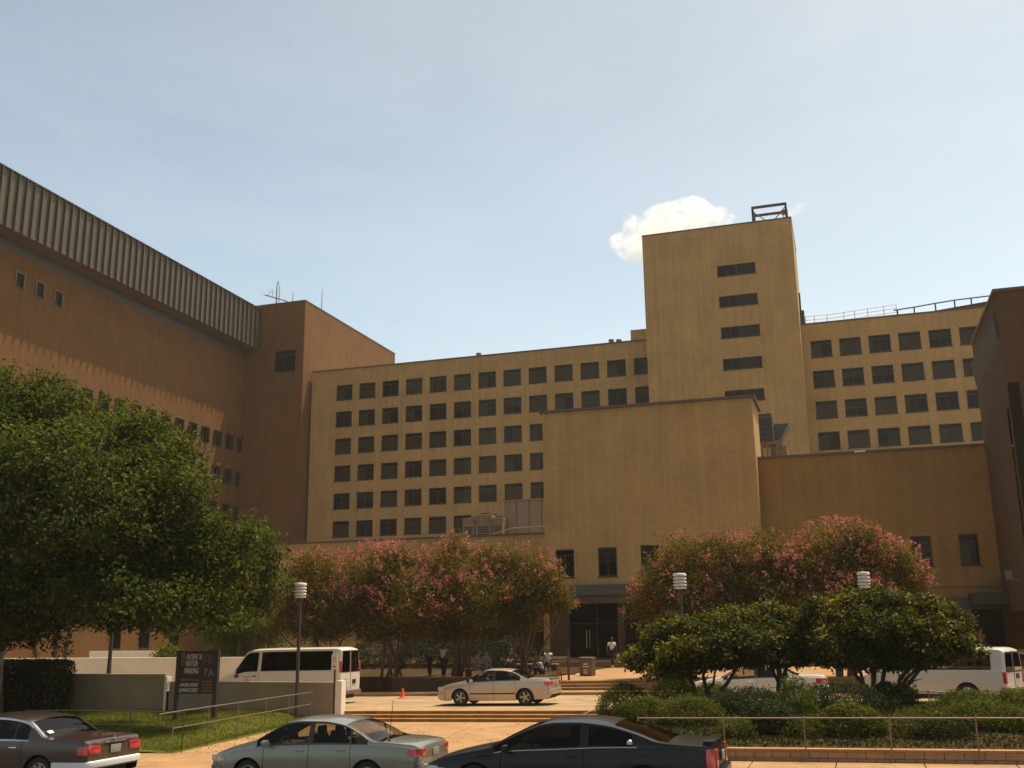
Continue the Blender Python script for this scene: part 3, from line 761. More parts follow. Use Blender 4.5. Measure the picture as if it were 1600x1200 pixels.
# --- left podium in front of the wing
YQ = 84.0
qx0 = aY(398, 852, YQ)[0]; qx1 = aY(856, 835, YQ)[0]; qz = aY(620, 844, YQ)[2]
rt = empty('podium_wing', ((qx0+qx1)/2, YQ, .8), 0, 'low two-storey podium with coping below the window wing, behind the crape myrtles', 'building')
holes = []
for px in (410, 452, 494, 540, 590, 640):
    p = aY(px, 886, YQ); holes.append((p[0], p[0]+1.5, p[2]-2.6, p[2]))
rec = (aY(628, 900, YQ)[0], qx1-.5, TOP-.3, 5.0); top_holes = [h for h in holes if h[1] < rec[0]]
holes = top_holes
mb = MB(); facade(mb, front(YQ), qx0, qx1, 0, qz, holes+[rec], .3)
ga = MB(); n_ = 9
for k in range(n_+1): X = rec[0]+(rec[1]-rec[0])*k/n_; ga.box(X-.08, X+.08, YQ+.06, YQ+.2, rec[2], rec[3])
ga.box(rec[0], rec[1], YQ+.065, YQ+.195, 3.4, 3.55); ga.build('window_wall', M['frame'], rt); shell(mb, qx0, qx1, YQ, 116.9, 0, qz, 'lt'); mb.build('wall', BM, rt)
coping(rt, qx0, qx1, YQ, 116.9, qz, over=.12, sides='fl')
for h in holes: window(rt, (h[0], YQ, h[2]), 1.5, 2.6, 'half')
# its roof plant
g0 = aY(788, 783, 88); g1 = aY(852, 780, 88)
rt = empty('roof_penthouse', (g0[0], 88, qz), 0, 'grey panelled plant room on the low podium roof beside the block', 'plant room')
a = MB(); a.box(g0[0], g1[0]+.6, 88, 92, qz-.2, g0[2]-.05); a.build('panel_wall', M['metalpanel'], rt)
a = MB(); 
for k in range(1, 4): X = g0[0]+(g1[0]-g0[0])*k/3.3; a.box(X-.03, X+.03, 87.975, 87.998, qz, g0[2]-.06)
a.build('seam', M['fin'], rt)
a = MB(); a.box(g0[0]-.1, g1[0]+.6, 87.85, 92, g0[2]-.048, g0[2]+.06); a.build('roof_edge', M['concrete'], rt)
for i, (px0, px1_, pyt, lab) in enumerate(((722, 742, 812, 'small rusty rooftop unit left of the larger brown ones'), (742, 768, 806, 'largest brown rooftop unit on the podium roof'), (768, 786, 811, 'brown rooftop unit beside the grey plant room'))):
    s0 = aY(px0, pyt, 86.5); s1 = aY(px1_, pyt, 86.5)
    rt = empty('rooftop_unit', (s0[0], 86.5, qz), 0, lab, 'air unit', 'brown units on the podium roof')
    a = MB(); a.bbox(((s0[0]+s1[0])/2, 87.3, (qz+s0[2])/2), (abs(s1[0]-s0[0])-.06, 1.6, s0[2]-qz+.2), .06); a.build('casing', M['unit'], rt)
    a = MB(); w_ = s1[0]-s0[0]
    for k in range(4): a.box(s0[0]+w_*.2, s1[0]-w_*.2, 86.45, 86.492, qz+.35+k*.22, qz+.48+k*.22)
    a.build('grille', M['steel_d'], rt)
    a = MB(); a.lathe([(w_*.3, 0), (w_*.3, .18), (w_*.26, .18), (w_*.26, .05), (.001, .05)], 14, ((s0[0]+s1[0])/2, 87.3, s0[2]+.1)); a.build('fan_ring', M['fin'], rt)
pp = MB(); r0 = aY(770, 838, 85); r1 = aY(800, 832, 85); pp.tube([(r0[0], 85, qz+.25), (r1[0], 85, qz+.7), (r1[0]+3, 85, qz+.72)], .07, 6)
o = pp.build('roof_pipe', M['unit'], origin=(r0[0], 85, qz)); tag(o, 'rusty pipe bending along the podium roof edge below the plant room', 'pipe')

# --- left building, its ribbed fascia and long wall run back beside the court
KX = 0.020
def XF(y): return -71.3 - (y-67)*KX          # outer fascia face
OV = 2.0
zc_t = aX(0, 257, XF(67))[2]; zc_b = aX(0, 349, XF(67.5))[2]
LB0, LB1 = 40.0, 115.0
def side(off): return lambda u, z, d: (XF(u)-off-d, u, z)
rt = empty('ribbed_building', (-74, 78, .0), 0, 'tall brown brick building on the left with a ribbed metal fascia', 'building')
zl = aX(0, 385, XF(68)-OV)[2]
holes = []
def sidehole(px0, py0, px1, py1, w_, h_):
    p = aX((px0+px1)/2, (py0+py1)/2, XF(100)-OV); Y = p[1]
    for _ in range(4): p = aX((px0+px1)/2, (py0+py1)/2, XF(Y)-OV); Y = p[1]
    return (Y-w_/2, Y+w_/2, p[2]-h_/2, p[2]+h_/2)
Z7 = lambda a, b, c, d: (200+a*.1875, 600+b*.1875, 200+c*.1875, 600+d*.1875)
rowA = [sidehole(*Z7(*q), 1.15, 1.75) for q in ((170, 220, 200, 295), (270, 255, 320, 350), (390, 297, 432, 380), (497, 340, 543, 430), (603, 375, 648, 465), (707, 413, 750, 510), (808, 450, 850, 540), (905, 485, 945, 570), (998, 515, 1038, 600))]
pitchA = (rowA[-1][0]-rowA[0][0])/8
zA = sum(h[2] for h in rowA)/9
bB = [sidehole(*Z7(*q), 1.15, 1.75) for q in ((690, 695, 735, 785), (795, 730, 835, 815), (893, 755, 930, 840), (985, 785, 1022, 865))]
zB = sum(h[2] for h in bB)/4
rows = []
for zz in (zA, zB, zB-(zA-zB)):
    for k in range(13):
        Y = rowA[-1][0]-k*pitchA
        rows.append((Y, Y+1.15, zz, zz+1.75))
up3 = [sidehole(*q, 1.02, 1.36) for q in ((24, 428, 37, 448), (55, 443, 69, 462), (85, 457, 97, 476))]
tall = []
for px in (183, 228, 275): 
    h = sidehole(px-1, 960, px+1, 962, 1.9, 7.5); tall.append((h[0], h[1], aX(228, 1013, -73.6)[2], aX(228, 1013, -73.6)[2]+7.5))
holes = rows+up3+tall
mb = MB(); facade(mb, side(OV), LB0, LB1, -1, zl, holes, .25)
e_ = [(XF(y)-OV, y) for y in (LB0, LB1)]
mb.quad((-95, LB0, -1), (e_[0][0], LB0, -1), (e_[0][0], LB0, zl), (-95, LB0, zl)); mb.quad((e_[1][0], LB1, -1), (-95, LB1, -1), (-95, LB1, zl), (e_[1][0], LB1, zl))
mb.quad((-95, LB1, -1), (-95, LB0, -1), (-95, LB0, zl), (-95, LB1, zl))
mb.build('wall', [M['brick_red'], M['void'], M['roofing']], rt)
for h in holes:
    o = window(rt, (XF(h[0])-OV, h[0], h[2]), h[1]-h[0], h[3]-h[2], 'plain', math.pi/2)
    if h in rows or h in up3:
        w_, hh = h[1]-h[0], h[3]-h[2]; d = .34 if h in rows else .12
        key = ('hood', round(w_, 2), round(hh, 2), d)
        if key not in _wp:
            a = MB(); a.box(-.09, -.002, -d, .04, -.05, hh+.08); a.box(w_+.002, w_+.09, -d, .04, -.05, hh+.08); a.box(-.002, w_+.002, -d, .04, hh+.002, hh+.08)
            k_ = a.build('hood', M['frame'] if h in rows else M['galv']); _wp[key] = k_.data; bpy.data.objects.remove(k_)
        link('hood', _wp[key], o)
a = MB(); a.hexa([(XF(LB0)-OV-.3, LB0, zl+.002), (XF(LB0)-OV+.03, LB0, zl+.002), (XF(LB1)-OV+.03, LB1, zl+.002), (XF(LB1)-OV-.3, LB1, zl+.002),
                  (XF(LB0)-OV-.3, LB0, zc_b), (XF(LB0)-OV+.03, LB0, zc_b), (XF(LB1)-OV+.03, LB1, zc_b), (XF(LB1)-OV-.3, LB1, zc_b)]); a.build('louvre_band', M['louvre'], rt)
FE = 114.9
a = MB(); a.hexa([(XF(LB0)-OV-.3, LB0, zc_b+.004), (XF(LB0), LB0, zc_b+.004), (XF(FE), FE, zc_b+.004), (XF(FE)-OV-.3, FE, zc_b+.004),
                  (XF(LB0)-OV-.3, LB0, zc_b+.2), (XF(LB0), LB0, zc_b+.2), (XF(FE), FE, zc_b+.2), (XF(FE)-OV-.3, FE, zc_b+.2)]); a.build('soffit', M['soffit'], rt)
a = MB(); a.hexa([(-94, LB0, zc_b+.204), (XF(LB0)-.03, LB0, zc_b+.204), (XF(FE)-.03, FE, zc_b+.204), (-94, FE, zc_b+.204),
                  (-94, LB0, zc_t), (XF(LB0)-.03, LB0, zc_t), (XF(FE)-.03, FE, zc_t), (-94, FE, zc_t)])
y = LB0+.5
while y < FE:
    for (lo, hi) in ((zc_b-.10, zc_t+.03),):
        a.box(XF(y)-.028, XF(y)+.19, y-.05, y+.05, lo, hi, 1)
    y += 1.045
a.build('fascia', [M['fascia'], M['fin']], rt)
a = MB(); a.hexa([(-94, LB0, zc_t+.034), (XF(LB0)+.15, LB0, zc_t+.034), (XF(FE)+.15, FE, zc_t+.034), (-94, FE, zc_t+.034),
                  (-94, LB0, zc_t+.14), (XF(LB0)+.15, LB0, zc_t+.14), (XF(FE)+.15, FE, zc_t+.14), (-94, FE, zc_t+.14)]); a.build('coping', M['fin'], rt)
# --- left stair tower
lx0 = XF(115)-OV-.6; lx1 = (aY(477.5, 470, 115)[0]+aY(469, 690, 115)[0])/2
lz = aY(477.5, 470, 115)[2]
rt = empty('stair_tower', ((lx0+lx1)/2, 115, 0), 0, 'brick stair tower with aerials between the ribbed building and the window wing', 'building')
p = aY(430, 549, 115); q = aY(461, 579, 115)
holes = [(p[0], q[0], q[2], p[2])]
LY = aX(617, 570, lx1)[1]
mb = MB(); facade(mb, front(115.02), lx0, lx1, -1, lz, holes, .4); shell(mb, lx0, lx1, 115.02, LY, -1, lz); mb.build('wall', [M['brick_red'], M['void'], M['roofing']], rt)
coping(rt, lx0, lx1, 115.02, LY, lz, over=.04)
window(rt, (holes[0][0], 115.02, holes[0][2]), holes[0][1]-holes[0][0], holes[0][3]-holes[0][2], 'none')
# aerials
m_ = aY(433, 474, 118)
rt = empty('antenna_mast', (m_[0], 118, lz), 0, 'lattice aerial mast with a slanted boom on the left stair tower', 'antenna')
h_ = aY(434, 439, 118)[2]; a = MB(); s = .27
for k in range(3):
    t = 2*math.pi*k/3+.4; a.tube([(m_[0]+s*math.cos(t), 118+s*math.sin(t), lz-.1), (m_[0]+s*math.cos(t), 118+s*math.sin(t), h_-.9), (m_[0], 118, h_)], .035, 5)
n = 9
for i in range(n):
    z0_, z1_ = lz+(h_-.9-lz)*i/n, lz+(h_-.9-lz)*(i+1)/n
    for k in range(3):
        t0, t1 = 2*math.pi*k/3+.4, 2*math.pi*((k+1) % 3)/3+.4
        a.tube([(m_[0]+s*math.cos(t0), 118+s*math.sin(t0), z0_), (m_[0]+s*math.cos(t1), 118+s*math.sin(t1), z1_)], .02, 4)
a.build('lattice', M['galv'], rt)
a = MB(); b0 = aY(414, 461, 118); b1 = aY(449, 471, 118); a.tube([b0, b1], .07, 6)
for k in range(7):
    q = [b0[i]+(b1[i]-b0[i])*k/6 for i in range(3)]; a.tube([(q[0], q[1]-.6, q[2]), (q[0], q[1]+.6, q[2])], .02, 4)
q = aY(426, 452, 118); a.tube([aY(426, 463, 118), q], .03, 5); a.tube([aY(419, 462, 118), aY(424, 454, 118)], .03, 5)
a.build('boom', M['steel_d'], rt)
for px, pyb, pyt, lab in ((457, 474, 455, 'short whip aerial on the front edge of the left stair tower'), (502.5, 490, 452, 'tall thin whip aerial on the right side of the left stair tower')):
    q = aY(px, pyb, 120 if px < 480 else 121.5); t = aY(px+1, pyt, q[1]); a = MB(); a.tube([(q[0], q[1], lz-.1), (t[0], t[1], (q[2]+t[2])/2), t], [.06, .045, .025], 5)
    o = a.build('whip_antenna', M['steel_d'], origin=(q[0], q[1], lz-.1)); tag(o, lab, 'antenna')
# --- right return building
XR = px1+.02
Yc = aX(1554, 457, XR)[1]; rzt = aX(1554, 457, XR)[2]
YR1 = YP+.3
rt = empty('return_wing', (XR+6, Yc, TOP), 0, 'dark brown brick wing cropped by the right edge of the view', 'building')
mb = MB(); mb.quad((XR, Yc, 4.4), (XR+22, Yc, 4.4), (XR+22, Yc, rzt), (XR, Yc, rzt))
zsl = 4.4
ya, yb_ = Yc+.25, Yc+.95         # vertical louvre slot in its side wall
for y0_, y1_ in ((Yc, ya), (yb_, YP+.0)):
    mb.quad((XR, y1_, 3.9), (XR, y0_, 3.9), (XR, y0_, rzt), (XR, y1_, rzt))
mb.quad((XR, yb_, rzt-6.5), (XR, ya, rzt-6.5), (XR, ya, rzt), (XR, yb_, rzt))
mb.quad((XR, YR1, pz), (XR, YP, pz), (XR, YP, rzt), (XR, YR1, rzt)); mb.quad((XR+22, YR1, pz), (XR, YR1, pz), (XR, YR1, rzt), (XR+22, YR1, rzt))
mb.quad((XR, Yc, rzt-.1), (XR+22, Yc, rzt-.1), (XR+22, YR1, rzt-.1), (XR, YR1, rzt-.1))
mb.quad((XR+22, Yc, 1), (XR+22, YR1, 1), (XR+22, YR1, rzt), (XR+22, Yc, rzt))
mb.quad((XR, Yc, 3.9), (XR+22, Yc, 3.9), (XR+22, YP, 3.9), (XR, YP, 3.9))
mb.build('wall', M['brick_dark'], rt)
a = MB(); a.box(XR+.35, XR+.4, ya, yb_, 3.9, rzt-6.5); a.box(XR+.03, XR+.33, ya+.2, ya+.26, 3.9, rzt-6.52); a.box(XR+.06, XR+.62, Yc-.05, Yc-.004, 3.9, rzt-5.2); a.build('louvre_slot', M['void'], rt)
a = MB(); a.box(XR-.12, XR+22, Yc-.12, Yc+.2, rzt+.004, rzt+.18); a.box(XR-.12, XR+.2, Yc+.204, YR1, rzt+.004, rzt+.18); a.build('coping', M['coping'], rt)
fa = Yc+.35; fb_ = YR1; zb_ = aX(1552, 558, XR)[2]; zt_ = rzt-.9
a = MB()
a.hexa([(XR-.10, fa, zb_+.5), (XR-.004, fa, zb_), (XR-.004, fb_, zb_), (XR-.10, fb_, zb_+.5), (XR-.22, fa, zt_-.4), (XR-.004, fa, zt_), (XR-.004, fb_, zt_), (XR-.22, fb_, zt_-.4)])
a.build('downpipe_hood', mat('weathered_hood', (.085, .07, .042), .8, var=.3, vscale=1.5), rt)
a = MB(); a.box(XR+.3, XR+22, Yc+4, Yc+4.3, 1, 3.9); a.build('lobby_wall', M['void'], rt)
for X in (XR+.4, XR+5): a = MB(); a.box(X, X+.6, Yc+.3, Yc+.9, TOP-.4, 3.896); a.build('column', M['brick_dark'], rt)
a = MB(); q = aY(1576, 899, Yc-.2); a.bbox((q[0], Yc-.2, q[2]), (.35, .3, .5), .05); a.tube([(q[0], Yc-.2, q[2]-.2), (q[0]+.5, Yc-.2, q[2]-.25), (q[0]+.5, Yc, q[2]-.25)], .04, 6)
a.build('wall_lamp', M['louvre'], rt)
# ------------------------------------------------------------------ cars
def pchip(pts):
    xs = np.array([p[0] for p in pts], float); ys = np.array([p[1] for p in pts], float)
    h = np.diff(xs); d = np.diff(ys)/h; m = np.zeros(len(xs))
    m[0] = d[0]; m[-1] = d[-1]
    for i in range(1, len(xs)-1):
        if d[i-1]*d[i] <= 0: m[i] = 0
        else:
            w1 = 2*h[i]+h[i-1]; w2 = h[i]+2*h[i-1]; m[i] = (w1+w2)/(w1/d[i-1]+w2/d[i])
    def f(x):
        x = min(max(x, xs[0]), xs[-1]); i = min(int(np.searchsorted(xs, x, 'right'))-1, len(xs)-2); i = max(i, 0)
        t = (x-xs[i])/h[i]
        return float((2*t**3-3*t*t+1)*ys[i]+(t**3-2*t*t+t)*h[i]*m[i]+(-2*t**3+3*t*t)*ys[i+1]+(t**3-t*t)*h[i]*m[i+1])
    return f

class Car:
    """body of revolved stations: x forward, y left, z up, wheels on z = 0"""
    def __init__(s, name, label, cat, loc, rz, sp, group=None, roll=(0, 0)):
        s.sp = sp; s.root = empty(name, loc, rz, label, cat, group)
        s.root.rotation_euler = (roll[0], roll[1], rz)
        s.root.scale = (sp.get('scale', 1),)*3 if not isinstance(sp.get('scale', 1), tuple) else sp['scale']
        s.top = pchip(sp['top']); s.belt = pchip(sp['belt']); s.wid = pchip(sp['wid']); s.sillf = pchip(sp['sill'])
        s.make()
    def z0(s, x):
        z = s.sillf(x); sp = s.sp; Ra = sp['R']+.055
        for xc in sp['wheels']:
            d = abs(x-xc)
            if d < Ra: z = max(z, sp['R']-.01+math.sqrt(Ra*Ra-d*d))
        return z
    def ylow(s, x, z):
        zb = s.belt(x); zs = s.sillf(x); t = min(max((z-zs)/max(zb-zs, .05), 0), 1)
        b = 1-.075*(1-t/.55)**2 if t < .55 else 1-s.sp.get('shoulder', .045)*((t-.55)/.45)**2.0
        return s.wid(x)*b - (.012*math.exp(-((z-s.sp.get('crease', 9))/.015)**2))
    def ring(s, x):
        sp = s.sp; zb = s.belt(x); zt = max(s.top(x), zb+.02); z0 = min(s.z0(x), zb-.02)
        pts = [(s.ylow(x, z0+t*(zb-z0)), z0+t*(zb-z0)) for t in LT]
        c = min(sp.get('crown', .06), .4*(zt-zb)); zr = zt-c; yb = pts[-1][0]; tm = sp['tumble']
        for t in UT[1:]:
            z = zb+t*(zr-zb); pts.append((yb-.018*min(1, t*5)*min(1, (zr-zb)/.2)-(z-zb)*tm, z))
        yr = pts[-1][0]
        for t in RT[1:]: pts.append((yr*(1-t), zr+c*(1-(1-t)**2.6)))
        return pts
    def make(s):
        sp = s.sp; L0, L1 = sp['top'][0][0], sp['top'][-1][0]
        xs = list(np.arange(L0, L1, .035))+[L1]
        for k in ('top', 'belt', 'wid', 'sill'): xs += [p[0] for p in sp[k]]
        gaps = sp['doors']
        for g in sorted(set(v for d in gaps for v in d[:2])): xs = [x for x in xs if abs(x-g) > .009]+[g-.006, g+.006]
        for a, b in sp.get('pillars', []): xs = [x for x in xs if min(abs(x-a), abs(x-b)) > .008]+[a, b]
        for xc in sp['wheels']:
            Ra = sp['R']+.055; xs += [xc+Ra*math.cos(t) for t in np.linspace(0, math.pi, 19)]+[xc-Ra-.004, xc+Ra+.004]
        xs = sorted(xs); xs = [x for i, x in enumerate(xs) if i == 0 or x-xs[i-1] > .0035]
        n = len(xs); rings = [s.ring(x) for x in xs]; nr = len(rings[0])
        V = []
        for i, x in enumerate(xs):
            V += [(x, y, z) for y, z in rings[i]] + [(x, -y, z) for y, z in rings[i][:-1]]
        m = 2*nr-1
        def idx(i, j, side): return i*m+j if (side > 0 or j == nr-1) else i*m+nr+j
        nl, nu = len(LT)-1, len(UT)-1
        cells = {}
        gl = sp['side_glass']; tr_w = sp.get('trimx', .035)
        for i in range(n-1):
            xm = (xs[i]+xs[i+1])/2
            gap = any(abs(xm-g) < .0065 for d in gaps for g in d[:2])
            door = next((k for k, d in enumerate(gaps) if d[0] < xm < d[1]), None)
            pil = any(a < xm < b for a, b in sp.get('pillars', []))
            H = s.top(xm)-s.belt(xm)
            for j in range(nr-1):
                for sd in (1, -1):
                    a, b, c, d = idx(i, j, sd), idx(i+1, j, sd), idx(i+1, j+1, sd), idx(i, j+1, sd)
                    q = (a, d, c, b) if sd > 0 else (a, b, c, d)
                    if j < nl:
                        if gap and LT[j] >= .0: k = 'gap'
                        elif door is not None and (len(gaps[door]) < 3 or sd == gaps[door][2]): k = 'door%d%s' % (door, 'l' if sd > 0 else 'r')
                        else: k = 'body'
                        if k == 'gap' and door is None and False: k = 'body'
                    elif j < nl+nu:
                        t = (UT[j-nl]+UT[j-nl+1])/2
                        if gl[0] < xm < gl[1] and .08 < t < .91 and H > .16:
                            if pil: k = 'pillar%d%s' % ([i_ for i_, (a_, b_) in enumerate(sp['pillars']) if a_ < xm < b_][0], 'l' if sd > 0 else 'r')
                            else:
                                k = 'sg%s%s' % (door if door is not None else ('qf' if xm > 0 else 'qb'), 'l' if sd > 0 else 'r')
                        elif gl[0]-tr_w < xm < gl[1]+tr_w and H > .12 and sp.get('trim') and (t <= .08 or t >= .91): k = 'trim'
                        else: k = 'body'
                    else:
                        t = (RT[j-nl-nu]+RT[j-nl-nu+1])/2
                        wsx, rwx = sp['ws'], sp.get('rw')
                        if wsx[0] < xm < wsx[1] and t > .07: k = 'ws'
                        elif rwx and rwx[0] < xm < rwx[1] and t > sp.get('rw_t', .10): k = 'rw'
                        elif rwx and sp.get('trim') and rwx[0]-tr_w < xm < rwx[1]+tr_w and t > sp.get('rw_t', .10)-.085: k = 'trim'
                        else: k = 'body'
                    cells.setdefault(k, []).append(q)
        # end caps
        for i, fl in ((0, 1), (n-1, 0)):
            f = [i*m+j for j in range(nr)]+[i*m+nr+j for j in range(nr-2, -1, -1)]
            cells['body'].append(tuple(f if fl else f[::-1]))
        rt = s.root
        def part(name, keys, mt, parent, smooth=38, label=None):
            fs = [f for k in keys for f in cells.get(k, [])]
            if not fs: return None
            used = sorted(set(v for f in fs for v in f)); mp = {v: k for k, v in enumerate(used)}
            b = MB(); b.add([V[v] for v in used], [tuple(mp[v] for v in f) for f in fs])
            o = b.build(name, mt, parent, world=False, smooth=smooth)
            return o
        P = sp['paint']; s.body = part('body', ['body'], P, rt)
        [part('pillar', ['pillar%d%s' % (i_, s_)], sp.get('pillar_m', M['black']), rt) for i_ in range(len(sp.get('pillars', []))) for s_ in 'lr']
        if sp.get('trim'): part('window_trim', ['trim'], sp['trim'], rt)
        for k in range(len(gaps)):
            for sd in 'lr':
                d = part('door', ['door%d%s' % (k, sd)], P, rt)
                if d is None: continue
                part('window', ['sg%d%s' % (k, sd)], sp.get('glass_m', M['carglass']), d)
                hx = gaps[k][0]+.10 if sp.get('handle_rear', True) else gaps[k][1]-.1
                zb = s.belt(hx)-sp.get('handle_z', .12); sg = 1 if sd == 'l' else -1
                b = MB(); b.bbox((hx+.1, sg*(s.ylow(hx+.1, zb)+.012), zb), (.19, .035, .035), .012)
                b.build('handle', sp.get('handle_m', P), d, world=False, smooth=40)
        [part('quarter_window', ['sgq'+e_+s_], sp.get('glass_m', M['carglass']), rt) for s_ in 'lr' for e_ in 'fb']
        part('windscreen', ['ws'], sp.get('ws_m', M['carglass']), rt)
        part('rear_window', ['rw'], sp.get('rw_m', sp.get('glass_m', M['carglass'])), rt)
        # cabin: liner, floor, seats, dash and wheel
        a = MB(); W = sp['wid'][len(sp['wid'])//2][1]; R_ = sp['R']
        wx = sp['wheels']
        a.box(wx[1]+R_+.1, wx[0]-R_-.1, -W+.10, W-.10, .20, .46)
        a.box(L0+.18, L1-.18, -W+.30, W-.30, .24, .52)
        for (xa_, xb_) in ((wx[1]+R_+.1, wx[0]-R_-.1),):
            for sg in (1, -1): a.box(xa_, xb_, sg*(W-.14)-.012, sg*(W-.14)+.012, .40, s.belt((xa_+xb_)/2)-.05)
        for x_ in sp.get('seats', []):
            for sg in (1, -1):
                a.bbox((x_, sg*W*.42, .52), (.5, W*.58, .16), .06)
                a.bbox((x_-.27, sg*W*.42, .80), (.15, W*.56, .62), .07)
                a.bbox((x_-.31, sg*W*.42, sp.get('headz', 1.17)), (.10, W*.30, .17), .04)
                a.tube([(x_-.30, sg*W*.42, 1.0), (x_-.31, sg*W*.42, 1.15)], .03, 6)
        if sp.get('rear_bench'):
            x_ = sp['rear_bench']; a.bbox((x_, 0, .55), (.5, W*1.5, .2), .06); a.bbox((x_-.3, 0, .82), (.18, W*1.5, .5), .07)
        cx_ = sp['ws'][1]; dash = sp['ws'][1]
        a.bbox((dash-.25, 0, s.belt(dash)-.10), (.5, W*1.7, .22), .06)
        # steering wheel (left hand drive)
        ring = [(dash-.60+.10*math.sin(t), W*.42+.18*math.cos(t), s.belt(dash)+.0+.17*math.sin(t)) for t in np.linspace(0, 2*math.pi, 17)]
        a.tube(ring, .016, 6, cap=False)
        a.build('interior', M['interior'], rt, world=False, smooth=40)
        # wheels
        tyre = MB(); r = R_; wd = .205
        tyre.lathe([(r*.66, -wd/2+.01), (r*.9, -wd/2), (r*.985, -wd/2+.03), (r, -wd/2+.06), (r, wd/2-.06), (r*.985, wd/2-.03), (r*.9, wd/2), (r*.66, wd/2-.01)], 32, axis='y')
        rim = MB(); rr = r*.67
        rim.lathe([(rr, -wd/2+.02), (rr, wd/2-.012), (rr*.93, wd/2+.002), (rr*.88, wd/2-.02), (rr*.86, -.02)], 32, axis='y')
        rim.lathe([(rr*.86, 0.0), (.001, .005)], 24, axis='y', mi=1)
        rim.lathe([(.001, wd/2-.005), (rr*.20, wd/2-.012), (rr*.26, wd/2-.05), (rr*.26, 0)], 16, axis='y')
        ns = sp.get('spokes', 5)
        for k in range(ns):
            t = 2*math.pi*k/ns+.3
            for dt in (-.10, .10) if sp.get('twin') else (0,):
                ct, st = math.cos(t), math.sin(t); c2, s2 = math.cos(t+dt*2.6), math.sin(t+dt*2.6)
                w0, w1 = rr*.13, rr*(.17 if not sp.get('twin') else .10)
                p = lambda rad, off, h, cc, ss: (rad*cc-off*ss, h, rad*ss+off*cc)
                y1, y0 = wd/2-.02, wd/2-.06
                rim.hexa([p(rr*.15, -w0, y0, ct, st), p(rr*.92, -w1, y0, c2, s2), p(rr*.92, w1, y0, c2, s2), p(rr*.15, w0, y0, ct, st),
                          p(rr*.15, -w0, y1, ct, st), p(rr*.92, -w1, y1+.004, c2, s2), p(rr*.92, w1, y1+.004, c2, s2), p(rr*.15, w0, y1, ct, st)])
        tm = tyre.build('tyre', M['tyre'], None, smooth=40); td = tm.data; bpy.data.objects.remove(tm)
        rm = rim.build('rim', [sp.get('rim_m', M['rim']), M['black']], None, smooth=35); rd = rm.data; bpy.data.objects.remove(rm)
        for xc in wx:
            for sg in (1, -1):
                w = empty('wheel', (xc, sg*(s.wid(xc)-.125), r)); w.parent = rt
                w.rotation_euler = (0, random.random()*2, 0 if sg > 0 else math.pi)
                link('tyre', td, w); link('rim', rd, w)
        # wheel wells
        for xc in wx:
            for sg in (1, -1):
                a = MB(); ww_ = s.wid(xc)
                a.box(xc-r-.05, xc+r+.05, min(sg*(ww_-.42), sg*(ww_-.30)), max(sg*(ww_-.42), sg*(ww_-.30)), .2, s.belt(xc)-.12)
                a.box(xc-r-.05, xc+r+.05, min(sg*(ww_-.30), sg*(ww_-.06)), max(sg*(ww_-.30), sg*(ww_-.06)), r*2+.10, min(r*2+.14, s.belt(xc)-.06))
                a.build('wheel_well', M['black'], rt, world=False)
        for sg in (1, -1):
            if sp.get('mirror'):
                mx, mz = sp['mirror']; y = s.ylow(mx, s.belt(mx))
                b = MB(); b.bbox((mx, sg*(y+.12), mz), (.10, .20, .13), .04); b.box(mx-.03, mx+.03, min(sg*(y-.03), sg*(y+.04)), max(sg*(y-.03), sg*(y+.04)), mz-.05, mz)
                b.build('mirror', sp.get('mirror_m', P), rt, world=False, smooth=40)
    def lamp(s, name, xa, xb, za, zb, mt, face=None, inset=.0):
        """wrap-round lamp: a patch lying on the side and round the end of the body"""
        L0, L1 = s.sp['top'][0][0], s.sp['top'][-1][0]
        for sg in (1, -1):
            b = MB(); nx = 10; nz = 4; pts = []
            for i in range(nx+1):
                x = xa+(xb-xa)*i/nx
                for j in range(nz+1):
                    z = za+(zb-za)*j/nz; pts.append((x, sg*(s.ylow(x, z)+.010), z))
            fs = [(i*(nz+1)+j, (i+1)*(nz+1)+j, (i+1)*(nz+1)+j+1, i*(nz+1)+j+1) for i in range(nx) for j in range(nz)]
            if sg < 0: fs = [f[::-1] for f in fs]
            b.add(pts, fs)
            if face:
                xe = xa if abs(xa-L0) < abs(xb-L1) else xb; out = -1 if xe < 0 else 1
                ye = s.ylow(xe, (za+zb)/2)
                y0, y1 = sorted((sg*(ye+.008), sg*(ye-face)))
                b.bbox((xe+out*.0, (y0+y1)/2, (za+zb)/2), (.05, y1-y0, zb-za), .015)
            b.build(name, mt, s.root, world=False, smooth=50)
    def box(s, name, c, sz, mt, b=.02, smooth=40):
        a = MB(); a.bbox(c, sz, b); return a.build(name, mt, s.root, world=False, smooth=smooth)
    def bumper(s, end, z0, z1, mt, d=.05, wrap=.55):
        L0, L1 = s.sp['top'][0][0], s.sp['top'][-1][0]; zc = (z0+z1)/2
        xe = L0 if end < 0 else L1
        prof = []
        for x in np.linspace(xe-end*wrap, xe, 12): prof.append((x, s.ylow(x, zc)+d*.55))
        path = [(x, y) for x, y in prof]+[(xe+end*d, prof[-1][1]-.10), (xe+end*d*1.3, 0), (xe+end*d, -prof[-1][1]+.10)]+[(x, -y) for x, y in prof[::-1]]
        a = MB(); n = len(path)
        vs = []
        for i, (x, y) in enumerate(path):
            inx = x-end*.10 if n//2-2 < i < n//2+2 else x; iny = y*(.90)
            vs += [(x, y, z0+.02), (x+end*.006, y*1.004, zc), (x, y, z1-.015), (inx, iny, z1), (inx, iny, z0)]
        fs = []
        for i in range(n-1):
            for k in range(5): fs.append((i*5+k, i*5+(k+1) % 5, (i+1)*5+(k+1) % 5, (i+1)*5+k))
        a.add(vs, fs); return a.build('bumper', mt, s.root, world=False, smooth=45)
LT = [0, .12, .25, .4, .55, .68, .8, .9, .96, 1]
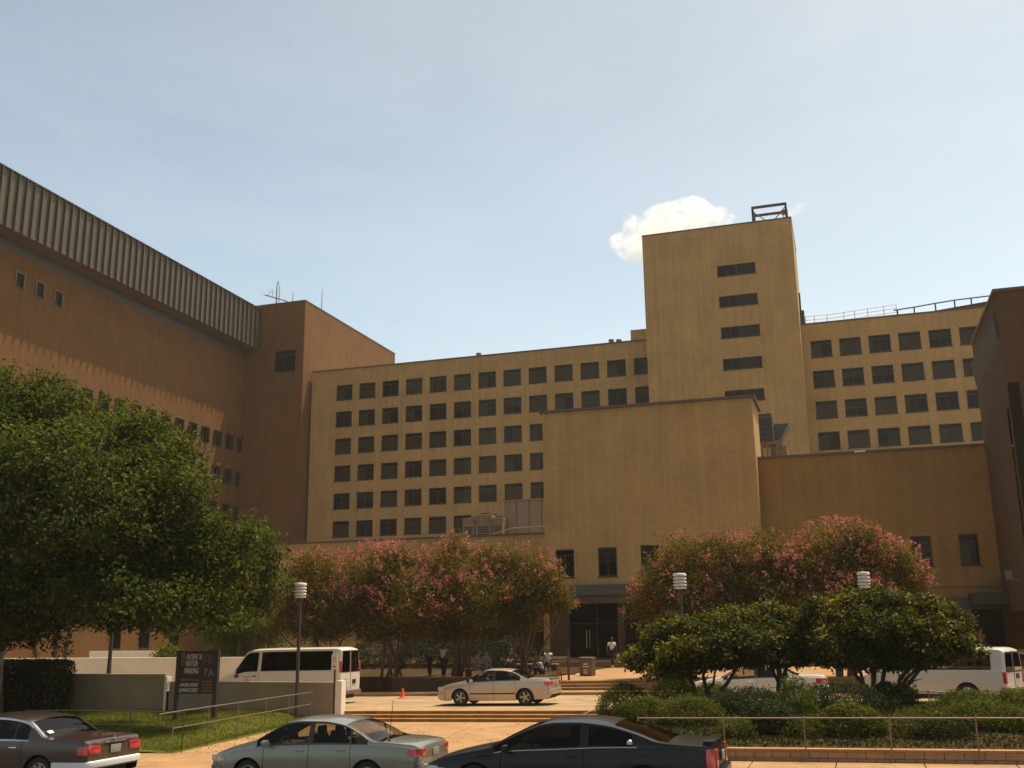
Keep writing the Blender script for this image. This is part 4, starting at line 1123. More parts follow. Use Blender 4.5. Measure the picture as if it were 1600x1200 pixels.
UT = [0, .08, .2, .4, .6, .8, .91, 1]
RT = [0, .03, .07, .13, .22, .4, .6, .8, 1]

def ground_roll(rz): return (0, SL*(1 if abs(rz-math.pi) < .5 else -1))
PI = math.pi
# --- sage green sedan at the kerb
def put(px, py, Y): return aY(px, py, Y)
green = dict(paint=M['p_green'], R=.315, wheels=(1.40, -1.36), tumble=.36, crown=.07, scale=(.97, 1, 1.0),
    top=[(-2.47, .80), (-2.44, .90), (-2.36, .955), (-2.0, .985), (-1.55, 1.01), (-1.15, 1.20), (-.75, 1.36), (-.25, 1.425), (.2, 1.43), (.55, 1.39), (.95, 1.22), (1.42, .99), (1.7, .925), (2.1, .82), (2.35, .70), (2.47, .56)],
    belt=[(-2.47, .72), (-2.3, .86), (-1.5, .93), (-.6, .93), (.6, .90), (1.3, .86), (2.0, .73), (2.35, .60), (2.47, .48)],
    wid=[(-2.47, .70), (-2.42, .78), (-2.3, .845), (-2.0, .895), (-1.2, .925), (0, .93), (1.2, .925), (2.0, .87), (2.3, .77), (2.42, .66), (2.47, .58)],
    sill=[(-2.47, .38), (-2.40, .26), (-2.0, .22), (0, .19), (2.0, .19), (2.40, .24), (2.47, .34)],
    doors=[(-.03, 1.02), (-.98, -.03)], pillars=[(-.10, .02), (-.985, -.93)], side_glass=(-1.36, 1.22), ws=(.60, 1.36), rw=(-1.62, -.84),
    seats=[.25], rear_bench=-.62, mirror=(.93, .95), trim=M['black'], handle_z=.10, twin=False, spokes=5, crease=.46, pillar_m=M['black'])
q = aY(512, 1113, 20.2)
g = Car('parked_car', 'sage green sedan parked at the kerb in the middle of the bottom edge', 'car', (q[0]+.05, 20.2, road_z(q[0], 20.2)), PI, green, 'cars parked along the kerb', ground_roll(PI))
g.lamp('taillight', -2.455, -2.22, .71, .85, M['redlamp'], .18)
g.lamp('headlight', 2.10, 2.42, .58, .70, M['headlamp'], .12)
g.lamp('side_marker', 1.98, 2.10, .60, .665, M['amberlamp'])
g.bumper(-1, .36, .60, M['p_green'], .04, .45); g.bumper(1, .26, .50, M['p_green'], .04, .4)
g.box('number_plate', (-2.48, 0, .74), (.02, .31, .15), M['plate'], .005)
a = MB(); a.tube([(-1.72, .62, 1.0), (-1.80, .62, 1.75)], .006, 5); a.lathe([(.03, 0), (.02, .03), (.001, .04)], 8, (-1.72, .62, .985)); a.build('aerial', M['black'], g.root, world=False)
# side rub strip along the doors
def rubstrip(car, xa, xb, z, h, mt, name='side_moulding'):
    for sg in (1, -1):
        b = MB(); n = 16
        for i in range(n+1):
            x = xa+(xb-xa)*i/n; y = car.ylow(x, z)
            b.v += [(x, sg*(y+.001), z-h/2), (x, sg*(y+.016), z-h/4), (x, sg*(y+.016), z+h/4), (x, sg*(y+.001), z+h/2)]
        for i in range(n):
            for k in range(3): f = (i*4+k, (i+1)*4+k, (i+1)*4+k+1, i*4+k+1); b.f.append(f if sg > 0 else f[::-1]); b.m.append(0)
        b.build(name, mt, car.root, world=False, smooth=50)
rubstrip(g, -.93, 1.0, .44, .05, M['p_green'])
# --- near black coupe in the travel lane
black = dict(paint=M['p_black'], R=.335, wheels=(1.45, -1.38), tumble=.42, crown=.06, scale=(1.04, 1.0, 1.06),
    top=[(-2.52, .80), (-2.49, .92), (-2.42, .985), (-2.1, 1.01), (-1.78, 1.045), (-1.25, 1.215), (-.75, 1.335), (-.25, 1.375), (.15, 1.365), (.5, 1.28), (.9, 1.12), (1.25, .97), (1.6, .90), (2.1, .79), (2.4, .66), (2.52, .52)],
    belt=[(-2.52, .76), (-2.4, .92), (-1.7, .96), (-.9, .955), (0, .92), (.9, .88), (1.3, .83), (2.0, .71), (2.4, .56), (2.52, .44)],
    wid=[(-2.52, .72), (-2.46, .80), (-2.3, .87), (-2.0, .91), (-1.2, .935), (0, .93), (1.2, .925), (2.0, .87), (2.35, .76), (2.47, .64), (2.52, .56)],
    sill=[(-2.52, .42), (-2.44, .28), (-2.0, .22), (0, .18), (2.0, .19), (2.42, .24), (2.52, .32)],
    doors=[(-.42, .98)], pillars=[(-.50, -.36)], side_glass=(-1.22, 1.10), ws=(.30, 1.20), rw=(-1.78, -.92), seats=[.12], rear_bench=-.75, mirror=(.86, .93), trim=None,
    glass_m=M['carglass_d'], handle_m=M['p_black'], spokes=5, crease=.80, pillar_m=M['p_black'])
q = aY(925, 1119, 18.5)
k = Car('coupe', 'black coupe with boot spoiler passing in front of the steps', 'car', (q[0]-.38, 18.5, road_z(q[0], 18.5)), PI, black, None, ground_roll(PI))
k.lamp('taillight', -2.51, -2.38, .62, .93, M['redlamp'], .20)
k.lamp('headlight', 2.12, 2.45, .52, .64, M['headlamp'], .14)
k.lamp('side_marker', 2.0, 2.13, .54, .62, M['amberlamp'])
k.bumper(-1, .36, .62, M['p_black'], .07, .40); k.bumper(1, .24, .46, M['p_black'], .05, .4)
a = MB(); a.bbox((-2.40, 0, 1.028), (.18, 1.30, .022), .01)
for sg in (1, -1): a.bbox((-2.38, sg*.58, 1.0), (.14, .05, .06), .012)
a.build('spoiler', M['p_black'], k.root, world=False, smooth=40)
k.box('number_plate', (-2.545, 0, .78), (.02, .31, .15), M['plate'], .005)
rubstrip(k, -.4, .95, .50, .04, M['black'])
a = MB(); a.lathe([(.001, .012), (.045, .008), (.05, 0)], 14, (-1.18, k.ylow(-1.18, .9)-.055, 1.02), axis='y'); a.build('fuel_badge', M['chrome'], k.root, world=False)
# thin bright line under the side windows
for sg in (1, -1):
    a = MB(); a.tube([(x, sg*(k.ylow(x, k.belt(x))+.004), k.belt(x)) for x in np.linspace(-1.3, 1.1, 20)], .008, 5); a.build('window_trim', M['chrome'], k.root, world=False)
# --- old brown saloon on the left
brown = dict(paint=M['p_brown'], R=.325, wheels=(1.48, -1.45), tumble=.34, crown=.06, shoulder=.03, scale=(1.06, 1.05, 1.07),
    top=[(-2.55, .82), (-2.53, .92), (-2.46, .955), (-2.0, .985), (-1.60, 1.01), (-1.30, 1.17), (-1.02, 1.335), (-.8, 1.39), (-.3, 1.435), (.2, 1.43), (.5, 1.38), (.85, 1.19), (1.15, 1.02), (1.6, .97), (2.2, .90), (2.5, .82), (2.55, .60)],
    belt=[(-2.55, .78), (-2.45, .90), (-1.6, .93), (-.5, .94), (.6, .93), (1.2, .91), (2.2, .82), (2.5, .72), (2.55, .54)],
    wid=[(-2.55, .80), (-2.5, .85), (-2.3, .885), (-1.5, .90), (0, .91), (1.5, .90), (2.3, .87), (2.5, .82), (2.55, .76)],
    sill=[(-2.55, .40), (-2.48, .28), (-2.0, .22), (0, .20), (2.0, .20), (2.48, .26), (2.55, .36)],
    doors=[(-.05, .98), (-1.02, -.05)], pillars=[(-.11, .01), (-.80, -.76)], side_glass=(-1.13, 1.02), ws=(.48, 1.10), rw=(-1.52, -1.03), rw_t=.16,
    seats=[.25], rear_bench=-.7, mirror=(.90, 1.0), trim=M['chrome'], handle_m=M['chrome'], spokes=8, crease=.62, headz=1.2)
q = aY(222, 1140, 20.0)
b = Car('parked_car', 'dark brown older saloon with chrome trim at the lower left corner', 'car', (q[0]-2.98, 19.5, road_z(q[0]-2.4, 19.5)-.03), PI, brown, 'cars parked along the kerb', ground_roll(PI))
b.lamp('taillight', -2.545, -2.36, .68, .84, M['redlamp'], .34)
b.bumper(-1, .42, .56, M['rail_w'], .07, .75); b.bumper(1, .36, .56, M['galv'], .09, .75)
b.box('number_plate', (-2.57, 0, .74), (.02, .31, .15), M['plate'], .005)
b.box('boot_handle', (-2.56, 0, .875), (.03, .62, .022), M['chrome'], .008)
a = MB(); a.lathe([(.055, -.008), (.055, .008), (.045, .008), (.045, -.008)], 16, (-2.56, 0, .935), axis='x')
for t in (90, 210, 330): a.tube([(-2.56, 0, .935), (-2.56, .05*math.cos(R(t)), .935+.05*math.sin(R(t)))], .006, 5)
a.build('emblem', M['chrome'], b.root, world=False)
a = MB(); a.lathe([(.001, 0), (.065, .0)], 16, (0, 0, 0)); 
xs_ = -1.42; zs_ = b.top(xs_)+.006
a = MB(); a.hexa([(xs_-.035, .50, b.top(xs_-.035)-.004), (xs_+.035, .50, b.top(xs_+.035)-.004), (xs_+.035, .64, b.top(xs_+.035)-.012), (xs_-.035, .64, b.top(xs_-.035)-.012),
                  (xs_-.035, .50, b.top(xs_-.035)+.004), (xs_+.035, .50, b.top(xs_+.035)+.004), (xs_+.035, .64, b.top(xs_+.035)-.004), (xs_-.035, .64, b.top(xs_-.035)-.004)])
a.build('window_sticker', M['lampwhite'], b.root, world=False)
a = MB()
for i in range(5): a.box(-2.575, -2.565, .45+i*.035, .475+i*.035, .885, .915)
for i in range(7): a.box(-2.575, -2.565, -.62+i*.03, -.60+i*.03, .89, .912)
a.build('model_badge', M['chrome'], b.root, world=False)
# --- champagne sedan on the driveway
tan = dict(paint=M['p_tan'], R=.315, wheels=(1.33, -1.35), tumble=.36, crown=.06, scale=(1.0, 1, 1),
    top=[(-2.38, .84), (-2.35, .95), (-2.28, 1.0), (-1.9, 1.02), (-1.5, 1.03), (-1.15, 1.17), (-.8, 1.32), (-.3, 1.385), (.1, 1.39), (.45, 1.33), (.85, 1.14), (1.2, .97), (1.5, .91), (2.0, .81), (2.28, .70), (2.38, .55)],
    belt=[(-2.38, .76), (-2.25, .90), (-1.5, .945), (-.5, .93), (.6, .89), (1.2, .85), (1.9, .74), (2.25, .62), (2.38, .48)],
    wid=[(-2.38, .70), (-2.32, .78), (-2.2, .84), (-1.8, .875), (-1.0, .895), (0, .90), (1.2, .89), (1.9, .85), (2.2, .77), (2.33, .66), (2.38, .58)],
    sill=[(-2.38, .42), (-2.3, .30), (-2.0, .24), (0, .19), (1.9, .19), (2.32, .24), (2.38, .32)],
    doors=[(-.08, .92), (-.98, -.08)], pillars=[(-.14, -.02), (-.80, -.77)], side_glass=(-1.16, 1.05), ws=(.40, 1.15), rw=(-1.46, -.80), seats=[.2], rear_bench=-.68, mirror=(.82, .94), trim=M['black'], spokes=5, crease=.5)
YTAN = 40.3
q0 = aY(683, 1090, YTAN); q1 = aY(889, 1075, YTAN)
t_ = Car('sedan', 'champagne sedan stopped on the driveway above the steps', 'car', ((q0[0]+q1[0])/2-.12, YTAN, dz((q0[0]+q1[0])/2, YTAN)), PI, tan, None, ground_roll(PI))
t_.lamp('taillight', -2.37, -2.14, .74, .89, M['redlamp'], .30)
t_.lamp('headlight', 2.02, 2.33, .60, .71, M['headlamp'], .16)
t_.bumper(-1, .40, .62, M['p_tan'], .05, .45); t_.bumper(1, .28, .50, M['p_tan'], .05, .4)
t_.box('number_plate', (-2.395, 0, .80), (.02, .31, .15), M['plate'], .005)
a = MB(); a.bbox((-2.30, 0, 1.012), (.14, 1.2, .03), .012); a.build('spoiler', M['p_tan'], t_.root, world=False, smooth=40)
rubstrip(t_, -.95, .9, .46, .05, M['black'])
# --- vans
def van_spec(paint_, roofz, L, nose, up=0.0):
    h = L/2
    return dict(paint=paint_, R=.36, wheels=(h-1.0, -h+1.25), tumble=.14, crown=.07, shoulder=.01,
        top=[(-h, roofz-.14), (-h+.06, roofz-.05), (-h+.25, roofz), (0, roofz+.01), (h-nose-.75, roofz-.005), (h-nose-.55, roofz-.05), (h-nose-.05, 1.52+up), (h-nose+.25, 1.20+up), (h-.45, 1.10+up), (h-.12, 1.0+up*.8), (h, .78+up*.5)],
        belt=[(-h, 1.16+up), (0, 1.16+up), (h-nose-.5, 1.14+up), (h-nose+.2, 1.06+up), (h-.3, .95+up), (h-.05, .80+up*.8), (h, .66+up*.5)],
        wid=[(-h, .90), (-h+.1, .96), (-h+.4, .985), (0, .995), (h-1.2, .99), (h-.5, .95), (h-.12, .87), (h, .80)],
        sill=[(-h, .50), (-h+.2, .40), (0, .36), (h-.3, .36), (h, .42)],
        doors=[(h-nose-1.12, h-nose-.02)], pillars=[(h-nose-1.22, h-nose-1.06), (-h+.28, -h+.42)], side_glass=(-h+.42, h-nose+.02), ws=(h-nose-.52, h-nose+.15), rw=None,
        seats=[h-nose-.85, 0, -1.0], headz=1.35, mirror=(h-nose-.1, 1.25), trim=None, glass_m=M['carglass_d'], spokes=8, pillar_m=paint_, mirror_m=M['black'], handle_m=M['black'], rim_m=M['lampwhite'], trimx=.03)
def dress_van(v, L, roofz, up=0.0):
    h = L/2
    for sg in (1, -1):
        a = MB(); w0, w1 = .08, .80
        zz0, zz1 = 1.17+up, roofz-.20
        a.hexa([(-h-.012, sg*w0, zz0), (-h+.01, sg*w0, zz0), (-h+.01, sg*w1, zz0), (-h-.012, sg*w1, zz0), (-h-.008, sg*w0, zz1), (-h+.01, sg*w0, zz1), (-h+.01, sg*(w1-.10), zz1), (-h-.008, sg*(w1-.10), zz1)])
        a.build('rear_window', M['carglass_d'], v.root, world=False)
        a = MB(); a.hexa([(-h-.004, sg*w0*.6, zz0-.05), (-h+.012, sg*w0*.6, zz0-.05), (-h+.012, sg*(w1+.04), zz0-.05), (-h-.004, sg*(w1+.04), zz0-.05), (-h-.004, sg*w0*.6, zz1+.05), (-h+.012, sg*w0*.6, zz1+.05), (-h+.012, sg*(w1-.06), zz1+.05), (-h-.004, sg*(w1-.06), zz1+.05)])
        a.build('window_seal', M['black'], v.root, world=False)
    v.bumper(-1, .42, .60, M['galv'], .12, .15)
    v.bumper(1, .42, .66, M['galv'], .06, .4)
    a = MB(); a.box(-h-.010, -h-.002, -.012, .012, .62, roofz-.12); a.build('door_seam', M['black'], v.root, world=False)
    v.box('number_plate', (-h-.012, -.33, .93), (.02, .31, .17), M['black'], .005)
    v.lamp('headlight', h-.22, h-.01, .72, .86, M['headlamp'], .3)
white = van_spec(M['white'], 2.06, 5.75, 1.0)
YV = 41.4
qa = aY(357, 1050, YV); qb = aY(533, 1050, YV-.9)
L_ = abs(qb[0]-qa[0]); white = van_spec(M['white'], 2.38, L_, 1.02, .20)
v = Car('passenger_van', 'white passenger van with dark side windows behind the low wall on the left', 'van', ((qa[0]+qb[0])/2, YV, dz(qa[0], YV)), PI, white, None, ground_roll(PI))
dress_van(v, L_, 2.38, .20)
for sg in (1, -1):
    v_ = MB()
    v_.box(-L_/2-.02, -L_/2+.05, min(sg*.85, sg*.93), max(sg*.85, sg*.93), 1.34, 1.80)
    v_.build('taillight', M['redlamp'], v.root, world=False)
M['emblem_b'] = mat('emblem_blue', (.20, .19, .28), .6)
def emblem(root, mk):
    a = MB(); n = 18
    for (r0, r1, z_) in ((.085, .11, 0),):
        for i in range(n):
            t0, t1 = 2*PI*i/n, 2*PI*(i+1)/n
            a.quad(mk(r0*math.cos(t0), r0*math.sin(t0)), mk(r1*math.cos(t0), r1*math.sin(t0)), mk(r1*math.cos(t1), r1*math.sin(t1)), mk(r0*math.cos(t1), r0*math.sin(t1)))
    a.quad(mk(-.02, -.07), mk(.02, -.07), mk(.04, .07), mk(.0, .07))
    for z_, w_ in ((-.18, .22), (-.24, .18), (.17, .15)):
        for i in range(9): x_ = -w_+2*w_*i/9; a.quad(mk(x_, z_), mk(x_+w_*.15, z_), mk(x_+w_*.15, z_+.035), mk(x_, z_+.035))
    a.build('emblem', M['emblem_b'], root, world=False)
dx0 = L_/2-1.02-.55
emblem(v.root, lambda a, b: (dx0-a, v.ylow(dx0-a, 1.02+b)+.006, 1.02+b))
emblem(v.root, lambda a, b: (-L_/2-.012, .42-a, .86+b))
# right van
YV2 = 38.3; L2 = 5.1; rz2 = PI-.42
cn = Vector(aY(1572, 1060, YV2)); fd = Vector((math.cos(rz2), math.sin(rz2), 0)); lf = Vector((-fd.y, fd.x, 0))
cc = cn + fd*(L2/2) - lf*.93
white2 = van_spec(M['white'], 1.88, L2, 1.05, -.06); white2['glass_m'] = M['carglass']; white2['doors'] = [(L2/2-2.15, L2/2-1.05)]
v2 = Car('minivan', 'white van with red tail lamp behind the shrubs at the right edge', 'van', (cc.x, cc.y, dz(cc.x, cc.y)), rz2, white2, None, ground_roll(PI))
dress_van(v2, L2, 1.88, -.06)
for sg in (1, -1):
    a = MB(); a.bbox((-L2/2+.02, sg*.90, .90), (.12, .12, .38), .02); a.build('taillight', M['redlamp'], v2.root, world=False, smooth=40)
a = MB(); n = 16; xx_ = L2/2-1.75
a.add([(xx_+.12*math.cos(2*PI*i/n), v2.ylow(xx_, .86)+.008, .86+.12*math.sin(2*PI*i/n)) for i in range(n)], [tuple(range(n))]); a.build('door_decal', M['amberlamp'], v2.root, world=False)
# white sedan half hidden behind the front trees
wsed = dict(tan); wsed.update(paint=M['white'], scale=(1.08, 1.0, 1.0), spokes=6)
YS = 41.2
qa = aY(1092, 1075, YS); qb = aY(1275, 1060, YS)
s_ = Car('sedan', 'white sedan mostly hidden behind the dark front trees', 'car', ((qa[0]+qb[0])/2, YS, dz(qa[0], YS)), PI, wsed, None, ground_roll(PI))
s_.lamp('taillight', -2.37, -2.05, .74, .90, M['redlamp'], .30); s_.lamp('headlight', 2.02, 2.33, .60, .71, M['headlamp'], .16)
s_.bumper(-1, .40, .62, M['white'], .05, .45); s_.bumper(1, .28, .50, M['white'], .05, .4)
s_.box('number_plate', (-2.395, 0, .80), (.02, .31, .15), M['plate'], .005)
# ------------------------------------------------------------------ foliage
RNG = np.random.default_rng(11)
def leaf_mesh(name, P, Nrm, size, m, parent, aspect=0.5, fold=0.18, droop=None):
    """P (n,3) leaf centres, Nrm facing directions; every leaf is a folded lozenge"""
    n = len(P)
    t = RNG.normal(size=(n, 3))
    if droop is not None: t = t+np.array(droop)
    Nn = Nrm/np.maximum(np.linalg.norm(Nrm, axis=1, keepdims=True), 1e-6)
    t -= Nn*(t*Nn).sum(1, keepdims=True); t /= np.maximum(np.linalg.norm(t, axis=1, keepdims=True), 1e-6)
    b = np.cross(Nn, t)
    s = size*(0.65+0.7*RNG.random((n, 1)))
    V = np.empty((n, 4, 3))
    V[:, 0] = P-t*s*.5; V[:, 1] = P+b*s*aspect*.5+Nn*s*fold; V[:, 2] = P+t*s*.5; V[:, 3] = P-b*s*aspect*.5+Nn*s*fold
    if parent is not None: V -= np.array(parent.location)
    me = bpy.data.meshes.new(name)
    me.vertices.add(4*n); me.vertices.foreach_set('co', V.reshape(-1).astype(np.float32))
    me.loops.add(4*n); me.loops.foreach_set('vertex_index', np.arange(4*n, dtype=np.int32))
    me.polygons.add(n); me.polygons.foreach_set('loop_start', np.arange(0, 4*n, 4, dtype=np.int32))
    me.materials.append(m); me.update(); me.validate()
    return link(name, me, parent)
def sphere_dirs(n):
    d = RNG.normal(size=(n, 3)); return d/np.linalg.norm(d, axis=1, keepdims=True)
def crown_points(lobes, n, per=14, clump=.22, shell=.24, flat=1.0, bottom=-.65, lump=.13):
    """leaf clumps scattered through the outer part of a set of lobes (centre, radii)"""
    w = np.array([(r[0]*r[1]+r[1]*r[2]+r[0]*r[2]) for c, r in lobes]); w = w/w.sum()
    P = []; D = []
    for (c, r), f in zip(lobes, w):
        k = max(8, int(n*f/per))
        d = sphere_dirs(int(k*1.7)); d = d[d[:, 2] > bottom][:k]; k = len(d)
        ph = RNG.random(3)*6
        lum = 1+lump*(np.sin(d[:, 0]*5+ph[0])*np.sin(d[:, 1]*5+ph[1])+.8*np.sin(d[:, 2]*7+d[:, 0]*4+ph[2]))
        rad = (1-np.abs(RNG.normal(0, shell, k)))*lum
        rad = np.clip(rad, .15, 1.25)
        cc = np.array(c)+d*rad[:, None]*np.array(r)
        q = np.repeat(cc, per, 0)+RNG.normal(0, clump, (k*per, 3))*np.array([1, 1, .7*flat])
        P.append(q); D.append(np.repeat(d, per, 0))
    return np.vstack(P), np.vstack(D)
def inner_points(lobes, n, jit=.05):
    w = np.array([r[0]*r[1]*r[2] for c, r in lobes]); w = w/w.sum(); P = []
    for (c, r), f in zip(lobes, w):
        k = max(4, int(n*f)); d = sphere_dirs(k); P.append(np.array(c)+d*(.78*RNG.random((k, 1))**.45)*np.array(r))
    return np.vstack(P)
def add_inner(P, D, lobes, n):
    q = inner_points(lobes, n); return np.vstack([P, q]), np.vstack([D, sphere_dirs(len(q))])
def facing(D, up=.5, rnd=.9):
    return D*.6+np.array([0, 0, up])+RNG.normal(0, rnd, D.shape)
def limbs(mb, base, targets, r0, fork=.45, seg=5, sway=.25):
    base = Vector(base)
    for tg in targets:
        tg = Vector(tg); pts = []; rr = []
        for i in range(seg+1):
            t = i/seg; p = base.lerp(tg, t)
            p += Vector((random.uniform(-1, 1), random.uniform(-1, 1), random.uniform(-.4, .4)))*sway*(t*(1-t)*3)
            pts.append(p); rr.append(r0*(1-t)**.8+r0*.16)
        mb.tube(pts, rr, 7)
        for _ in range(4):
            j = random.randint(2, seg-1); p = pts[j]
            e = p+(tg-base).normalized()*random.uniform(.3, .8)*(tg-base).length*.16+Vector((random.uniform(-1, 1), random.uniform(-1, 1), random.uniform(0, .8)))*(tg-base).length*.11
            mb.tube([p, p.lerp(e, .5)+Vector((0, 0, .06)), e], [rr[j]*.5, rr[j]*.32, rr[j]*.12], 5)
def lobe(px, py, Y, rx, ry=None, rd=None):
    """lobe seen centred on a sight line at depth Y; radii given in frame pixels at that depth"""
    c = aY(px, py, Y); s = math.dist(c, (0, 0, CZ))/F*1.0
    return (c, (rx*s, (rd or rx)*s*.9, (ry or rx)*s))
# --- live oak on the left
YO = 33.5
ob = aZ(2, 1100, .1); ob = (aY(-6, 1000, YO)[0], YO, .15)
oak = empty('oak_tree', ob, 0, 'broad live oak shading the lawn at the left edge', 'tree')
L_oak0 = [lobe(30, 662, YO-3.5, 105, 82), lobe(120, 705, YO-3.5+1, 95, 80), lobe(200, 735, YO-3.0, 85, 85), lobe(262, 775, YO-1-3.0, 62, 75), lobe(60, 760, YO-3.5-2, 120, 100), lobe(160, 830, YO-2-3.0, 115, 85),
         lobe(255, 865, YO-3.0, 85, 85), lobe(330, 875, YO-3.0, 75, 62), lobe(395, 862, YO+4, 46, 46), lobe(385, 925, YO+4.5, 56, 58), lobe(300, 945, YO-1-3.0, 75, 50), lobe(190, 930, YO-2-3.0, 90, 52), lobe(70, 900, YO-3.5-1, 110, 75),
         lobe(110, 955, YO-3.5+1.5, 70, 38), lobe(40, 985, YO-3.5+1, 45, 34), lobe(215, 960, YO+1-3.0, 60, 34), lobe(-20, 940, YO-3.5-2, 70, 60), lobe(-60, 720, YO-3.5, 110, 115), lobe(-70, 880, YO-3.5, 120, 100), lobe(285, 715, YO-3.0, 22, 30), lobe(235, 680, YO+.5-3.0, 30, 32), lobe(20, 950, YO-3.5+1, 60, 40)]
L_oak = L_oak0 + [lobe(20, 740, YO+4.5, 95, 75), lobe(110, 760, YO+5, 90, 75), lobe(200, 800, YO+3.5, 80, 65), lobe(-60, 780, YO+4.5, 90, 80)]  # unseen rear crown lobes, added to cast shade on the hedge
tb = MB(); tb.tube([ob, (ob[0]-.1, YO, 2.0), (ob[0]+.2, YO, 4.4)], [.55, .42, .38], 12)
limbs(tb, (ob[0]+.2, YO, 4.2), [l[0] for l in L_oak if l[0][2] > 6.0], .2, sway=.7)
tb.build('trunk', M['bark'], oak, smooth=60)
P, D = crown_points(L_oak, 190000, per=40, clump=.26, shell=.30, lump=.2)
P, D = add_inner(P, D, L_oak, 70000); leaf_mesh('crown', P, facing(D, .5, .8), .165, M['oak'], oak, .5)
# --- trees in the background under the oak
for i, (px, pyc, Y, rr_, trunks, lab) in enumerate((
        (75, 945, 58, 85, ((62, 1020, 40, 940), (86, 1020, 92, 930), (98, 1022, 120, 940)), 'sunlit multi-stem tree behind the white wall under the oak'),
        (380, 985, 60, 55, ((372, 1030, 378, 980), (395, 1030, 400, 985)), 'leafy small tree behind the white van, against the podium'))):
    c = aY(px, 1028, Y); b_ = (c[0], Y, .6); t_o = empty('broadleaf_tree', b_, 0, lab, 'tree')
    tb = MB()
    for x0_, y0_, x1_, y1_ in trunks: tb.tube([(aY(x0_, y0_, Y)[0], Y, .4), aY((x0_+x1_)/2, (y0_+y1_)/2, Y), aY(x1_, y1_, Y)], [.17, .14, .09], 7)
    tb.build('trunk', M['bark'], t_o, smooth=60)
    lb = [lobe(px, pyc-20, Y, rr_, rr_*.6), lobe(px-rr_*.6, pyc, Y, rr_*.6, rr_*.5), lobe(px+rr_*.6, pyc+10, Y+1, rr_*.6, rr_*.55), lobe(px-rr_*.2, pyc+28, Y+1.5, rr_*.7, rr_*.4)]
    P, D = crown_points(lb, 14000, per=10, clump=.3, shell=.35); leaf_mesh('crown', P, facing(D, .4, .9), .19, M['bright'], t_o, .5)
# low plants over the long white wall
for px, py, w_, lab in ((262, 1024, 20, 'small bright bush showing over the white wall left of the sign'),):
    Y = 49.5; c = aY(px, py, Y); o_ = empty('bush', (c[0], Y, .6), 0, lab, 'bush')
    tb = MB(); limbs(tb, (c[0], Y, .4), [(c[0]+.3, Y, c[2]), (c[0]-.3, Y, c[2])], .05); tb.build('stem', M['bark'], o_)
    P, D = crown_points([lobe(px, py, Y, w_, w_*.8)], 1500, per=8, clump=.12); leaf_mesh('foliage', P, facing(D), .13, M['bright'], o_)
# --- crape myrtles
def crape(px, Y, lobes_, lab, n, grp, pink=.55, stems=6, base=None, seed=0, low=None):
    c = aY(px, 1050, Y); zb = base if base is not None else 1.05
    o_ = empty('crape_myrtle', (c[0], Y, zb), 0, lab, 'tree', grp)
    lb = [lobe(*l) for l in lobes_]
    tb = MB(); rs_ = random.Random(px)
    for k in range(stems):
        t = lb[k % len(lb)][0]; b0 = Vector((c[0]+rs_.uniform(-.45, .45), Y+rs_.uniform(-.4, .4), zb-.1))
        e = Vector(t)+Vector((rs_.uniform(-1, 1), rs_.uniform(-1, 1), -.6)); m_ = b0.lerp(e, .45)+Vector((rs_.uniform(-.35, .35), 0, .5)); 
        tb.tube([b0, b0.lerp(m_, .5)+Vector((rs_.uniform(-.1, .1), 0, 0)), m_, e], [.085, .07, .055, .02], 6)
        for j in range(4):
            q = m_.lerp(e, rs_.uniform(.1, .9)); f = q+Vector((rs_.uniform(-1, 1), rs_.uniform(-1, 1), rs_.uniform(.4, 1.3)))
            tb.tube([q, q.lerp(f, .5)+Vector((0, 0, .1)), f], [.03, .02, .008], 5)
    tb.build('trunk', M['bark_p'], o_, smooth=60)
    P, D = crown_points(lb, n, per=22, clump=.24, shell=.28, bottom=-.6, lump=.2)
    P, D = add_inner(P, D, lb, n//3); leaf_mesh('crown', P, facing(D, .5, .9), .12, M['crape'], o_, .52)
    # panicles at the shoot ends, thickest towards the top and the sun
    ps = []
    for cc, rr in lb:
        k = int(pink*62*(rr[0]*rr[2])/2.0)+3
        d = sphere_dirs(k*3); d = d[(d[:, 2] > -.35) & (RNG.random(k*3) < .35+.65*np.clip(d[:, 2]+.2, 0, 1))][:k]
        q = np.array(cc)+d*np.array(rr)*(1.0+.10*RNG.random((len(d), 1)))
        for a_, dd in zip(q, d):
            m_ = RNG.integers(9, 24); h_ = RNG.random(m_)**.7; w_ = .13*(1-h_*.75)
            ax = dd*.6+np.array([0, 0, .75])+RNG.normal(0, .2, 3); ax /= np.linalg.norm(ax)
            ps.append(a_+ax*(h_[:, None]*.40-.05)+RNG.normal(0, 1, (m_, 3))*w_[:, None])
    ps = np.vstack(ps); leaf_mesh('blossom', ps, RNG.normal(size=ps.shape)+np.array([0, 0, .4]), .082, M['blossom'], o_, .8, .25)
    return o_
GR = 'crape myrtles in pink bloom before the entrance'
crape(505, 50.5, [(500, 915, 50.5, 62, 48), (470, 950, 50, 45, 45), (535, 955, 49.5, 50, 45), (485, 885, 51, 34, 22), (500, 985, 50, 50, 26), (450, 970, 50.5, 26, 30)], 'leftmost crape myrtle of the left clump, behind the white van', 26000, GR, .35)
crape(612, 50.0, [(600, 905, 50, 70, 50), (570, 950, 49.5, 55, 48), (645, 950, 49, 60, 50), (625, 880, 50.5, 50, 25), (600, 985, 50, 45, 26), (660, 985, 49, 34, 22)], 'pinkest crape myrtle of the left clump, above the planter wall', 32000, GR, 1.1, 7)
crape(715, 50.5, [(712, 905, 50.5, 62, 50), (690, 955, 50, 55, 45), (750, 945, 49.5, 58, 52), (712, 858, 50.5, 18, 22), (760, 880, 51, 40, 24), (725, 985, 50, 45, 22)], 'crape myrtle with the tall top shoot in the left clump', 31000, GR, .55, 8)
